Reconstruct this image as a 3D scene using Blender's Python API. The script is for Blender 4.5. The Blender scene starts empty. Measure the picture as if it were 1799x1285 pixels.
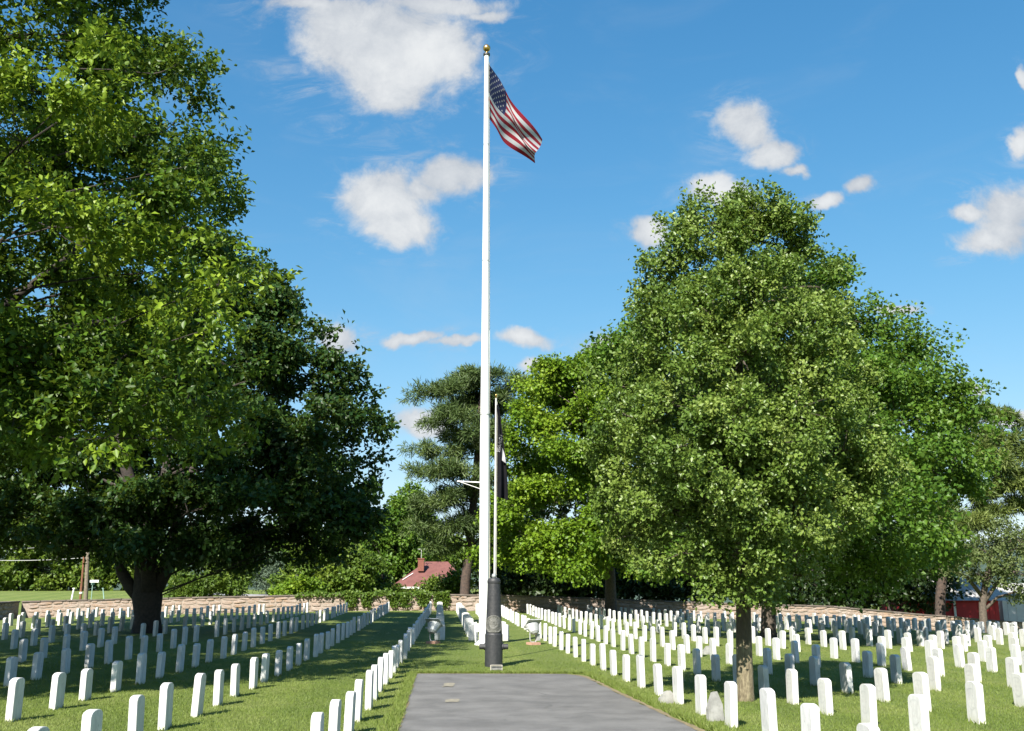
import bpy, bmesh, math, random
import numpy as np
from mathutils import Vector, Matrix

random.seed(7)
S = bpy.context.scene
C = S.collection
R = math.radians

# ------------------------------------------------------------------ camera
F = 1800.0; CX, CY = 899.5, 642.5; CAMZ = 1.65
TH = math.atan((1060 - CY) / F)
ct, st = math.cos(TH), math.sin(TH)
cam_d = bpy.data.cameras.new('camera'); cam = bpy.data.objects.new('camera', cam_d); C.objects.link(cam)
cam.location = (0, 0, CAMZ); cam.rotation_euler = (math.pi / 2 + TH, 0, 0)
cam_d.sensor_width = 36.0; cam_d.lens = 36.0 * F / 1799.0
cam_d.clip_start = 0.1; cam_d.clip_end = 20000
S.camera = cam

def ray(px, py):
    a = (px - CX) / F; b = (CY - py) / F
    return Vector((a, ct - b * st, st + b * ct))
def at(px, py, Y):                      # world point seen at a pixel of the photograph, Y metres ahead
    d = ray(px, py); k = Y / d.y
    return Vector((d.x * k, Y, CAMZ + d.z * k))
def mpp(px, py, Y):                     # metres per pixel there
    return Y / ray(px, py).y / F
def proj(x, y, z):
    dz = z - CAMZ; dep = y * ct + dz * st
    return CX + F * x / dep, CY - F * (-y * st + dz * ct) / dep, dep

# ------------------------------------------------------------------ sun, sky, exposure
SUN_AZ, SUN_EL = R(22), R(40)           # shadows run 22 degrees right of straight ahead
sun_d = bpy.data.lights.new('sun', 'SUN'); sun = bpy.data.objects.new('sun', sun_d); C.objects.link(sun)
sun_d.energy = 5.0; sun_d.angle = R(0.53); sun_d.color = (1.0, 0.94, 0.84)
ldir = Vector((math.sin(SUN_AZ) * math.cos(SUN_EL), math.cos(SUN_AZ) * math.cos(SUN_EL), -math.sin(SUN_EL)))
sun.rotation_euler = ldir.to_track_quat('-Z', 'Y').to_euler(); sun.location = (-30, -60, 60)
S.view_settings.view_transform = 'Standard'; S.view_settings.look = 'None'
S.view_settings.gamma = 1.0; S.view_settings.use_curve_mapping = False
S.view_settings.exposure = 1.22
S.render.engine = 'CYCLES'
S.cycles.max_bounces = 4; S.cycles.diffuse_bounces = 2; S.cycles.glossy_bounces = 2
S.cycles.transmission_bounces = 4; S.cycles.transparent_max_bounces = 4
S.cycles.caustics_reflective = False; S.cycles.caustics_refractive = False
S.cycles.sample_clamp_indirect = 4.0

class NT:                               # tiny node helper
    def __init__(s, tree): s.t = tree; s.n = tree.nodes; s.l = tree.links; s.n.clear()
    def add(s, typ, **kw):
        nd = s.n.new(typ); ins = kw.pop('ins', {})
        for k, v in kw.items(): setattr(nd, k, v)
        for k, v in ins.items(): s.put(nd, k, v)
        return nd
    def put(s, nd, k, v):
        if isinstance(v, bpy.types.NodeSocket): s.l.new(v, nd.inputs[k])
        else: nd.inputs[k].default_value = v
    def math(s, op, a, b=None, c=None, clamp=False):
        nd = s.n.new('ShaderNodeMath'); nd.operation = op; nd.use_clamp = clamp
        for i, v in enumerate((a, b, c)):
            if v is not None: s.put(nd, i, v)
        return nd.outputs[0]
    def vmath(s, op, a, b=None, c=None, out=0):
        nd = s.n.new('ShaderNodeVectorMath'); nd.operation = op
        for i, v in enumerate((a, b, c)):
            if v is not None: s.put(nd, i, v)
        return nd.outputs[out]
    def maprange(s, v, a, b, c=0.0, d=1.0, smooth=True):
        nd = s.n.new('ShaderNodeMapRange')
        if smooth: nd.interpolation_type = 'SMOOTHSTEP'
        for k, x in zip(('Value', 'From Min', 'From Max', 'To Min', 'To Max'), (v, a, b, c, d)): s.put(nd, k, x)
        return nd.outputs[0]
    def noise(s, vec, scale, detail=3.0, rough=0.5, dist=0.0, out='Fac'):
        nd = s.add('ShaderNodeTexNoise', ins={'Scale': scale, 'Detail': detail, 'Roughness': rough, 'Distortion': dist})
        if vec is not None: s.l.new(vec, nd.inputs['Vector'])
        return nd.outputs[out]
    def mix(s, f, a, b, blend='MIX'):
        nd = s.n.new('ShaderNodeMix'); nd.data_type = 'RGBA'; nd.blend_type = blend
        s.put(nd, 0, f); s.put(nd, 6, col(a)); s.put(nd, 7, col(b))
        return nd.outputs[2]
def col(v):
    return v if isinstance(v, bpy.types.NodeSocket) else (tuple(v) + (1.0,) if len(v) == 3 else tuple(v))

def build_world():
    W = bpy.data.worlds.new('World'); S.world = W; W.use_nodes = True; W.cycles.sampling_method = 'MANUAL'; W.cycles.sample_map_resolution = 256
    k = NT(W.node_tree)
    tc = k.add('ShaderNodeTexCoord')
    sky = k.add('ShaderNodeTexSky', sky_type='NISHITA')
    sky.sun_disc = False; sky.sun_elevation = SUN_EL; sky.sun_rotation = math.pi + SUN_AZ
    sky.altitude = 300; sky.air_density = 1.0; sky.dust_density = 0.25; sky.ozone_density = 3.0
    hs = k.add('ShaderNodeHueSaturation', ins={'Hue': 0.497, 'Saturation': 1.29, 'Value': 1.06, 'Color': sky.outputs[0]})
    d = tc.outputs['Generated']
    sep = k.add('ShaderNodeSeparateXYZ', ins={0: d})
    y = k.math('MAXIMUM', sep.outputs[1], 0.02)
    uv = k.add('ShaderNodeCombineXYZ', ins={0: k.math('DIVIDE', sep.outputs[0], y), 1: k.math('DIVIDE', sep.outputs[2], y)}).outputs[0]
    n1 = k.noise(uv, 9.0, 5.0, 0.6, out='Color')
    w1 = k.vmath('SUBTRACT', n1, (0.5, 0.5, 0.5))
    uvw = k.vmath('MULTIPLY_ADD', w1, (0.075, 0.055, 0.0), uv)
    n2 = k.noise(uv, 17.0, 10.0, 0.68, 0.25); n4 = k.noise(k.vmath('MULTIPLY', uv, (9, 22, 1)), 1.0, 8.0, 0.7, 1.2)
    n3 = k.noise(uv, 7.0, 3.0, 0.5)
    # cumulus puffs: position and half size in the photograph (each a patch of sky), strength
    blobs = [(690, 85, 150, 112, 1), (610, 60, 120, 90, 1), (770, 95, 80, 80, 1), (690, 140, 110, 60, 1), (560, 8, 140, 22, .75), (760, 8, 140, 26, .8),
             (840, 25, 55, 18, .6), (680, 345, 78, 70, 1), (705, 395, 70, 42, 1), (795, 312, 85, 40, .95), (745, 330, 60, 40, .6),
             (1310, 215, 58, 46, 1), (1350, 262, 55, 34, .95), (1385, 295, 34, 14, .6),
             (1150, 398, 44, 32, 1), (1268, 335, 64, 34, .95), (1440, 342, 44, 18, .75), (1520, 330, 44, 22, .8),
             (1770, 370, 85, 50, 1), (1730, 425, 60, 34, 1), (1765, 402, 75, 52, 1), (1795, 250, 22, 38, .85), (1798, 145, 16, 26, .8), (1700, 375, 45, 22, .8),
             (590, 594, 52, 28, 1), (730, 592, 62, 15, .85), (800, 606, 60, 13, .8), (920, 598, 56, 19, .9), (1062, 612, 52, 24, .95),
             (738, 745, 62, 34, .95), (1572, 551, 34, 13, .95), (1708, 680, 30, 17, 1), (1775, 730, 44, 18, 1), (940, 640, 44, 17, .8),
            ]
    def uvof(px, py):
        r = ray(px, py); return r.x / r.y, r.z / r.y
    D = None; Vb = None
    for (px, py, hw, hh, stn) in blobs:
        cu, cv = uvof(px, py); ru = uvof(px + hw, py)[0] - cu; rv = uvof(px, py - hh)[1] - cv
        dl = k.vmath('MULTIPLY_ADD', uvw, (1 / ru, 1 / rv, 0), (-cu / ru, -cv / rv, 0))
        ln = k.vmath('LENGTH', dl, out=1)
        e = k.math('MULTIPLY_ADD', ln, -1.0, 0.55 + 0.45 * stn)
        D = e if D is None else k.math('SMOOTH_MAX', D, e, 0.18)
    D = k.math('MAXIMUM', D, -1.5)
    dens_in = k.math('ADD', D, k.math('MULTIPLY', k.math('SUBTRACT', n2, 0.5), 1.25))
    # the same kind of sky outside the frame: scattered fair-weather puffs
    nb = k.noise(d, 3.1, 6.0, 0.55, 0.2)
    dens_out = k.math('MULTIPLY_ADD', k.math('SUBTRACT', nb, 0.63), 6.0, 0.0)
    su = k.add('ShaderNodeSeparateXYZ', ins={0: uv})
    out_m = k.math('MAXIMUM', k.math('MAXIMUM', k.maprange(k.math('ABSOLUTE', su.outputs[0]), .58, .75), k.maprange(su.outputs[1], .70, .90)), k.maprange(sep.outputs[1], .12, .05))
    up_m = k.maprange(sep.outputs[2], 0.03, 0.15)
    dens_out = k.math('MULTIPLY_ADD', k.math('MULTIPLY', out_m, up_m), k.math('ADD', dens_out, 1.5), -1.5)
    dens = k.math('MAXIMUM', dens_in, dens_out)
    fac = k.maprange(dens, -0.12, 0.46, 0.0, 0.97)
    fac = k.math('MAXIMUM', fac, k.math('MULTIPLY', k.maprange(D, -1.0, 0.1), k.maprange(n4, .46, .80, 0, .62)))
    core = k.maprange(dens, 0.1, 1.0)
    sh = k.math('ADD', k.math('MULTIPLY', core, 0.45), k.math('MULTIPLY', k.maprange(k.math('ADD', k.math('MULTIPLY', n3, .6), k.math('MULTIPLY', n2, .4)), .36, .64), 0.6), clamp=True)
    cc = k.mix(sh, (2.75, 3.0, 3.35), (4.6, 4.7, 4.75))
    wisp = k.math('MULTIPLY', k.maprange(k.noise(k.vmath('MULTIPLY', d, (3, 3, 9)), 1.6, 5.0, .6, .6), .5, .8), 0.10)
    comp = k.vmath('DIVIDE', k.vmath('MULTIPLY', hs.outputs[0], (1.42, 1.42, 1.47)), k.vmath('MULTIPLY_ADD', hs.outputs[0], (.135, .135, .135), (1, 1, 1)))
    skyc = k.mix(wisp, comp, (3.2, 3.6, 4.0))
    fin = k.mix(fac, skyc, cc)
    bg = k.add('ShaderNodeBackground', ins={'Color': fin, 'Strength': 0.080})
    out = k.add('ShaderNodeOutputWorld'); k.l.new(bg.outputs[0], out.inputs[0])
build_world()

# ------------------------------------------------------------------ materials
MATS = {}
def material(name):
    m = bpy.data.materials.new(name); m.use_nodes = True; MATS[name] = m
    k = NT(m.node_tree)
    k.bsdf = k.add('ShaderNodeBsdfPrincipled'); k.out = k.add('ShaderNodeOutputMaterial')
    k.l.new(k.bsdf.outputs[0], k.out.inputs[0]); k.m = m
    return k
def bump(k, h, strength, dist=0.02):
    b = k.add('ShaderNodeBump', ins={'Strength': strength, 'Distance': dist, 'Height': h})
    k.l.new(b.outputs[0], k.bsdf.inputs['Normal'])
def simple(name, c1, c2=None, scale=6.0, rough=0.7, metal=0.0, bmp=0.0, spec=0.5, detail=4.0):
    k = material(name); tc = k.add('ShaderNodeTexCoord')
    n = k.noise(tc.outputs['Object'], scale, detail, 0.6)
    k.put(k.bsdf, 'Base Color', k.mix(k.maprange(n, .3, .7), c1, c2 or tuple(x * .8 for x in c1)))
    k.put(k.bsdf, 'Roughness', rough); k.put(k.bsdf, 'Metallic', metal); k.put(k.bsdf, 'Specular IOR Level', spec)
    if bmp: bump(k, n, bmp)
    return k.m
def leaf_mat(name, dark, mid, light, trans=0.35, rough=0.45, spec=0.28):
    k = material(name)
    a = k.add('ShaderNodeAttribute', attribute_name='tint')
    g = k.add('ShaderNodeNewGeometry')
    rmp = k.add('ShaderNodeValToRGB', ins={0: a.outputs['Fac']})
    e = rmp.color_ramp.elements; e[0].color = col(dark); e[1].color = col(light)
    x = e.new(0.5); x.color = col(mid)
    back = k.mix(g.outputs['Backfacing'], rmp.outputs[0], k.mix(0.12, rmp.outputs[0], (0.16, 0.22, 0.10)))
    k.put(k.bsdf, 'Base Color', back); k.put(k.bsdf, 'Roughness', rough); k.put(k.bsdf, 'Specular IOR Level', spec)
    tr = k.add('ShaderNodeBsdfTranslucent', ins={'Color': k.mix(0.5, rmp.outputs[0], (0.22, 0.30, 0.03))})
    mx = k.add('ShaderNodeMixShader', ins={0: trans}); k.l.new(k.bsdf.outputs[0], mx.inputs[1]); k.l.new(tr.outputs[0], mx.inputs[2])
    k.l.new(mx.outputs[0], k.out.inputs[0])
    return k.m
leaf_mat('leaf_oak', (.026, .062, .005), (.074, .142, .009), (.205, .290, .018), trans=.24)
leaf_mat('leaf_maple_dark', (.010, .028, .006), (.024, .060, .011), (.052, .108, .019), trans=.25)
leaf_mat('leaf_pear', (.052, .100, .016), (.116, .190, .030), (.225, .292, .064), trans=.3, rough=.40, spec=.38)
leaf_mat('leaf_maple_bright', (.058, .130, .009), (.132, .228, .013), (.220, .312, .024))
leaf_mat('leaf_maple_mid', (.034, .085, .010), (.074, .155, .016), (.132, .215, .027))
leaf_mat('leaf_pine', (.034, .062, .020), (.068, .108, .030), (.118, .160, .042), trans=.12, rough=.5)
leaf_mat('leaf_pine_yellow', (.045, .072, .018), (.092, .130, .028), (.160, .195, .045), trans=.15, rough=.5)
leaf_mat('leaf_olive', (.055, .075, .024), (.092, .125, .040), (.135, .170, .058), trans=.2, rough=.6)
leaf_mat('leaf_shrub', (.045, .088, .012), (.095, .160, .022), (.170, .235, .034))
leaf_mat('leaf_spruce', (.038, .064, .040), (.070, .108, .068), (.120, .165, .110), trans=.1, rough=.6)
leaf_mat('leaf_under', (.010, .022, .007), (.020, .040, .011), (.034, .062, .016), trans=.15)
leaf_mat('grass_blade', (.100, .150, .024), (.160, .215, .038), (.240, .268, .088), trans=.30, rough=.55, spec=.25)
simple('bark_dark', (.045, .036, .030), (.022, .018, .016), 9, .9, bmp=.6)
simple('bark_grey', (.115, .092, .070), (.060, .048, .038), 10, .9, bmp=.6)
simple('bark_pine', (.085, .058, .044), (.040, .030, .026), 7, .9, bmp=.7)
def bark_pear():
    k = material('bark_pear'); tc = k.add('ShaderNodeTexCoord'); o = tc.outputs['Object']
    n = k.noise(k.vmath('MULTIPLY', o, (1, 1, .35)), 22, 5, .65)
    c = k.mix(k.maprange(n, .35, .68), (.105, .085, .052), (.235, .200, .125))
    moss = k.maprange(k.noise(o, 5, 4, .6), .5, .7)
    c = k.mix(k.math('MULTIPLY', moss, .5), c, (.13, .13, .06))
    z = k.add('ShaderNodeSeparateXYZ', ins={0: o}).outputs[2]
    wet = k.maprange(k.math('ADD', z, k.math('MULTIPLY', k.noise(k.vmath('MULTIPLY', o, (1, 1, .12)), 7, 4, .6), .55)), 1.12, 1.30)
    c = k.mix(k.math('MULTIPLY', wet, .75), c, (.045, .036, .028))     # wet stain below the fork
    k.put(k.bsdf, 'Base Color', c); k.put(k.bsdf, 'Roughness', .9); bump(k, n, .8, .03)
bark_pear()
def mat_ground():
    k = material('lawn'); tc = k.add('ShaderNodeTexCoord'); o = tc.outputs['Object']
    a = k.noise(o, .55, 3, .5); b = k.noise(o, 4.0, 4, .65); c = k.noise(k.vmath('MULTIPLY', o, (1, .45, 1)), 38, 4, .75)
    rot = k.add('ShaderNodeMapping', vector_type='POINT', ins={0: o, 'Rotation': (0, 0, R(-4))})
    stripe = k.math('SINE', k.math('MULTIPLY', k.add('ShaderNodeSeparateXYZ', ins={0: rot.outputs[0]}).outputs[0], 2.55))
    base = k.mix(k.maprange(b, .3, .7), (.105, .152, .026), (.160, .208, .042))
    base = k.mix(k.math('MULTIPLY', k.maprange(a, .38, .66), .55), base, (.205, .230, .070))
    base = k.mix(k.math('MULTIPLY_ADD', k.maprange(stripe, -.5, .5), .42, .0), base, (.075, .125, .020))
    base = k.mix(k.maprange(c, .45, .75), base, (.225, .245, .095))
    base = k.mix(k.math('MULTIPLY', k.maprange(c, .5, .28), .5), base, (.045, .070, .014))
    k.put(k.bsdf, 'Base Color', base); k.put(k.bsdf, 'Roughness', .85); k.put(k.bsdf, 'Specular IOR Level', .2)
    bump(k, k.math('ADD', c, k.math('MULTIPLY', b, .8)), .9, .05)
mat_ground()
def mat_asphalt():
    k = material('asphalt'); tc = k.add('ShaderNodeTexCoord'); o = tc.outputs['Object']
    g = k.noise(o, 130, 3, .7); m = k.noise(o, 1.3, 5, .65); v = k.add('ShaderNodeTexVoronoi', ins={'Vector': o, 'Scale': 55.0})
    c = k.mix(k.maprange(m, .3, .7), (.095, .093, .090), (.158, .155, .150))
    c = k.mix(k.maprange(g, .5, .78), c, (.27, .265, .26))
    c = k.mix(k.maprange(g, .45, .25), c, (.055, .055, .057))
    worn = k.maprange(k.noise(o, .45, 4, .6, .5), .55, .68)
    c = k.mix(k.math('MULTIPLY', worn, .3), c, (.075, .074, .074))
    ed = k.add('ShaderNodeTexVoronoi', feature='DISTANCE_TO_EDGE', ins={'Vector': k.vmath('MULTIPLY_ADD', k.noise(o, 1.2, 4, .6, out='Color'), (.9, .9, 0), o), 'Scale': .38})
    crack = k.math('MULTIPLY', k.maprange(ed.outputs[0], .010, .002), k.maprange(k.noise(o, .8, 2, .5), .56, .66, 0, .45))
    c = k.mix(crack, c, (.03, .03, .03))
    k.put(k.bsdf, 'Base Color', c); k.put(k.bsdf, 'Roughness', .82); bump(k, k.math('SUBTRACT', g, crack), .5, .01)
mat_asphalt()
def mat_marble():
    k = material('marble'); tc = k.add('ShaderNodeTexCoord'); o = tc.outputs['Object']
    inf = k.add('ShaderNodeObjectInfo')
    pos = k.vmath('ADD', o, k.vmath('MULTIPLY', inf.outputs['Location'], (3.1, 1.7, 0)))
    n = k.noise(k.vmath('MULTIPLY', pos, (1, 1, .35)), 9, 5, .65, .8); f = k.noise(pos, 60, 3, .6)
    c = k.mix(k.maprange(n, .35, .7), (.68, .68, .67), (.50, .505, .50))
    c = k.mix(k.math('MULTIPLY', inf.outputs['Random'], .5), c, (.50, .50, .47))
    z = k.add('ShaderNodeSeparateXYZ', ins={0: o}).outputs[2]
    foot = k.maprange(k.math('ADD', z, k.math('MULTIPLY', f, .16)), .24, .05)
    c = k.mix(k.math('MULTIPLY', foot, .55), c, (.46, .47, .30))       # algae and grass stain at the foot
    lich = k.math('MULTIPLY', k.maprange(k.noise(pos, 17, 5, .7), .58, .72), .55)
    c = k.mix(lich, c, (.30, .31, .28))                                 # lichen and grime
    k.put(k.bsdf, 'Base Color', c); k.put(k.bsdf, 'Roughness', .65); bump(k, f, .12, .006)
mat_marble()
simple('carving', (.60, .60, .59), (.54, .54, .53), 30, .8)
simple('old_stone', (.30, .30, .28), (.19, .19, .175), 8, .9, bmp=.4)
def mat_wall():
    k = material('wall_stone'); tc = k.add('ShaderNodeTexCoord'); o = tc.outputs['Object']; inf = k.add('ShaderNodeObjectInfo')
    w = k.vmath('ADD', o, inf.outputs['Location'])
    rmp = k.add('ShaderNodeValToRGB', ins={0: k.maprange(k.noise(w, 1.1, 3, .6), .25, .75, smooth=False)})
    e = rmp.color_ramp.elements; e[0].color = (.37, .215, .10, 1); e[1].color = (.36, .29, .255, 1)
    x = e.new(.45); x.color = (.32, .235, .18, 1); x = e.new(.72); x.color = (.37, .315, .275, 1)
    n = k.noise(w, 9, 5, .65)
    c = k.mix(k.maprange(n, .35, .72), rmp.outputs[0], (.19, .145, .115))
    c = k.mix(k.math('MULTIPLY', inf.outputs['Random'], .25), c, (.40, .34, .31))
    k.put(k.bsdf, 'Base Color', c); k.put(k.bsdf, 'Roughness', .92); bump(k, n, .8, .04)
mat_wall()
simple('mortar', (.33, .27, .225), (.22, .18, .15), 5, .95, bmp=.5)
simple('coping', (.165, .135, .115), (.085, .070, .062), 5, .9, bmp=.6)
simple('white_paint', (.80, .80, .79), (.74, .74, .73), 3, .35)
simple('pole_metal', (.62, .62, .60), (.50, .50, .48), 5, .4, .3)
simple('gold', (.62, .40, .14), (.52, .33, .10), 6, .3, .9)
simple('black_band', (.03, .03, .03), None, 6, .5)
simple('rope', (.60, .58, .50), (.45, .43, .36), 40, .9)
simple('iron_black', (.020, .022, .026), (.034, .035, .038), 14, .55, .0, bmp=.25)
simple('bronze_plaque', (.150, .150, .138), (.080, .082, .076), 22, .6, .2, bmp=.9)
simple('lamp_grey', (.36, .39, .39), (.26, .29, .29), 9, .45, .3)
simple('lamp_white', (.40, .41, .40), (.30, .31, .31), 9, .45, .1)
simple('concrete', (.34, .32, .28), (.24, .22, .19), 12, .9, bmp=.4)
simple('brick_base', (.42, .25, .18), (.33, .19, .14), 14, .9, bmp=.3)
simple('glass_dark', (.02, .025, .03), None, 3, .08)
simple('flag_red', (.30, .010, .024), (.25, .008, .020), 3, .75)
simple('flag_white', (.56, .56, .57), (.48, .48, .50), 3, .75)
simple('flag_blue', (.022, .030, .105), (.018, .024, .09), 3, .75)
simple('flag_black', (.008, .008, .011), (.012, .012, .015), 3, .95, spec=.1)
def thin(m):
    t = m.node_tree; b = next(n for n in t.nodes if n.type == 'BSDF_PRINCIPLED'); o = next(n for n in t.nodes if n.type == 'OUTPUT_MATERIAL')
    tr = t.nodes.new('ShaderNodeBsdfTranslucent'); t.links.new(b.inputs['Base Color'].links[0].from_socket, tr.inputs[0])
    mx = t.nodes.new('ShaderNodeMixShader'); mx.inputs[0].default_value = .35
    t.links.new(b.outputs[0], mx.inputs[1]); t.links.new(tr.outputs[0], mx.inputs[2]); t.links.new(mx.outputs[0], o.inputs[0])
for q in ('flag_red', 'flag_white', 'flag_blue'): thin(MATS[q])
simple('roof_red', (.165, .066, .056), (.125, .048, .042), 2.2, .8, bmp=.2)
simple('chimney_brick', (.20, .075, .05), (.15, .055, .04), 8, .9)
simple('house_wall', (.40, .34, .28), (.34, .28, .23), 5, .9)
simple('trim_white', (.75, .75, .74), None, 5, .6)
simple('barn_red', (.42, .018, .022), (.34, .014, .018), 2, .7)
simple('barn_roof', (.42, .41, .39), (.30, .30, .29), 3, .8, .0)
simple('shed_pale', (.42, .44, .45), (.52, .53, .53), 1.5, .7)
simple('wood_pole', (.20, .165, .125), (.13, .105, .08), 9, .9)
simple('rust_pole', (.20, .085, .045), (.13, .055, .03), 9, .9)
simple('sign_green', (.25, .38, .33), None, 5, .5)
simple('wire', (.45, .46, .46), None, 5, .6)
simple('road_grey', (.33, .33, .34), (.27, .27, .28), 3, .9)
simple('tan_patch', (.27, .245, .18), (.165, .155, .13), 16, .95, bmp=.4)
simple('soil', (.235, .185, .105), (.135, .115, .060), 14, .95, bmp=.6)
simple('car_white', (.75, .76, .76), None, 3, .3)
simple('tyre', (.02, .02, .02), None, 3, .8)
simple('hill', (.045, .075, .05), (.035, .06, .045), .01, .95)

# ------------------------------------------------------------------ builders
def mesh_obj(name, V, Fc, mat, parent=None, tint=None, smooth=False, mats=None, midx=None):
    me = bpy.data.meshes.new(name)
    if isinstance(V, np.ndarray):
        nv = len(V); nf, kf = Fc.shape
        me.vertices.add(nv); me.vertices.foreach_set('co', V.astype(np.float32).ravel())
        me.loops.add(nf * kf); me.loops.foreach_set('vertex_index', Fc.astype(np.int32).ravel())
        me.polygons.add(nf); me.polygons.foreach_set('loop_start', np.arange(nf, dtype=np.int32) * kf)
        me.update(calc_edges=True)
    else:
        me.from_pydata(V, [], Fc); me.update()
    if tint is not None:
        a = me.attributes.new('tint', 'FLOAT', 'POINT'); a.data.foreach_set('value', np.asarray(tint, dtype=np.float32))
    for m in (mats or [mat]): me.materials.append(MATS[m])
    if midx is not None: me.polygons.foreach_set('material_index', np.asarray(midx, dtype=np.int32))
    if smooth: me.polygons.foreach_set('use_smooth', [True] * len(me.polygons))
    o = bpy.data.objects.new(name, me); C.objects.link(o)
    if parent: o.parent = parent
    return o
def tag(o, label, cat=None, group=None, kind=None):
    o['label'] = label
    if cat: o['category'] = cat
    if group: o['group'] = group
    if kind: o['kind'] = kind
    return o
def empty(name, loc, label, cat, group=None, rz=0):
    o = bpy.data.objects.new(name, None); C.objects.link(o); o.location = loc; o.rotation_euler = (0, 0, rz)
    o.empty_display_size = .2
    return tag(o, label, cat, group)
def structure(o): o['kind'] = 'structure'; return o

class MB:                               # collects shapes into one mesh
    def __init__(s): s.v = []; s.f = []
    def add(s, V, Fc):
        b = len(s.v); s.v += [tuple(p) for p in V]; s.f += [tuple(i + b for i in q) for q in Fc]
    def box(s, c, d, rot=None, taper=1.0):
        x, y, z = d[0] / 2, d[1] / 2, d[2] / 2
        V = [Vector((sx * x * (taper if sz > 0 else 1), sy * y * (taper if sz > 0 else 1), sz * z)) for sz in (-1, 1) for sx, sy in ((-1, -1), (1, -1), (1, 1), (-1, 1))]
        if rot: V = [rot @ p for p in V]
        s.add([p + Vector(c) for p in V], [(3, 2, 1, 0), (4, 5, 6, 7), (0, 1, 5, 4), (1, 2, 6, 5), (2, 3, 7, 6), (3, 0, 4, 7)])
    def tube(s, pts, rad, n=8, cap=True):
        pts = [Vector(p) for p in pts]; V = []; Fc = []
        if not hasattr(rad, '__len__'): rad = [rad] * len(pts)
        ref = Vector((1, 0, 0))
        for i, p in enumerate(pts):
            t = (pts[min(i + 1, len(pts) - 1)] - pts[max(i - 1, 0)]).normalized()
            a = (ref - t * ref.dot(t))
            if a.length < .1: a = Vector((0, 1, 0)) - t * t.y
            a.normalize(); b = t.cross(a); ref = a
            V += [p + (a * math.cos(2 * math.pi * j / n) + b * math.sin(2 * math.pi * j / n)) * rad[i] for j in range(n)]
        for i in range(len(pts) - 1):
            for j in range(n):
                Fc.append((i * n + j, i * n + (j + 1) % n, (i + 1) * n + (j + 1) % n, (i + 1) * n + j))
        if cap: Fc += [tuple(range(n))[::-1], tuple((len(pts) - 1) * n + j for j in range(n))]
        s.add(V, Fc)
    def lathe(s, prof, n=24, c=(0, 0, 0)):
        c = Vector(c); V = []; Fc = []
        for r, z in prof: V += [c + Vector((r * math.cos(2 * math.pi * j / n), r * math.sin(2 * math.pi * j / n), z)) for j in range(n)]
        for i in range(len(prof) - 1):
            for j in range(n): Fc.append((i * n + j, i * n + (j + 1) % n, (i + 1) * n + (j + 1) % n, (i + 1) * n + j))
        Fc += [tuple(range(n))[::-1], tuple((len(prof) - 1) * n + j for j in range(n))]
        s.add(V, Fc)
    def build(s, name, mat, parent=None, smooth=False):
        return mesh_obj(name, s.v, s.f, mat, parent, smooth=smooth)

# ------------------------------------------------------------------ terrain
PY = np.array([-60, 12, 15, 20, 25, 30, 35, 40, 44, 54, 63.4, 70, 80, 100, 130, 300, 9000.])
PH = np.array([1.65, 1.65, 1.645, 1.60, 1.54, 1.44, 1.30, 1.17, 1.05, .76, .49, .25, -.35, -1.15, -1.7, -2.2, -2.2])
YY = np.linspace(-60, 400, 1841)
_p = np.interp(YY, PY, PH); _k = np.hanning(17); _k /= _k.sum()
_ps = np.convolve(np.pad(_p, 8, mode='edge'), _k, mode='valid')
def gz(x, y):
    x = np.asarray(x, float); y = np.asarray(y, float)
    p = np.interp(y, YY, _ps)
    w = 1 / (1 + (np.minimum(x + 6, 0) / 34) ** 2 + (np.maximum(x + 6, 0) / 21) ** 2)
    far = np.clip((y - 64) / 24, 0, 1); far = far * far * (3 - 2 * far)
    w = np.where(x < -6, w + (1 - w) * far * .95, np.maximum(w, .12))
    sm = np.clip((y - 44) / 22, 0, 1); sm = sm * sm * (3 - 2 * sm)
    return (1.65 - p) * w - .066 * np.clip(x - 20, 0, 30) * sm
def g1(x, y): return float(gz(x, y))
def place(px, py):                      # ground point under a pixel
    d = ray(px, py); Y = 15.0
    for _ in range(60):
        k = Y / d.y; z = CAMZ + d.z * k; h = CAMZ - g1(d.x * k, Y)
        tY = h / max(-d.z, 1e-4) * d.y
        Y = .6 * Y + .4 * min(tY, 150)
    k = Y / d.y
    return Vector((d.x * k, Y, g1(d.x * k, Y)))

xs = np.concatenate([[-6000, -2500, -900, -400, -200], np.arange(-120, -40, 8), np.arange(-40, 44, 1.2), np.arange(44, 124, 8), [200, 400, 900, 2500, 6000]])
ys = np.concatenate([[-3000, -800, -250, -90], np.arange(-40, 10, 5), np.arange(10, 84, 1.0), np.arange(84, 150, 5), [170, 220, 300, 500, 900, 1800, 3500, 9000]])
GX, GY = np.meshgrid(xs, ys); GZ = gz(GX, GY)
V = np.stack([GX.ravel(), GY.ravel(), GZ.ravel()], 1)
nx = len(xs); ii = (np.arange(len(ys) - 1)[:, None] * nx + np.arange(nx - 1)[None]).ravel()
ground = structure(mesh_obj('ground', V, np.stack([ii, ii + 1, ii + nx + 1, ii + nx], 1), 'lawn', smooth=True))
tag(ground, 'mown green cemetery lawn between the rows of headstones')

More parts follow.
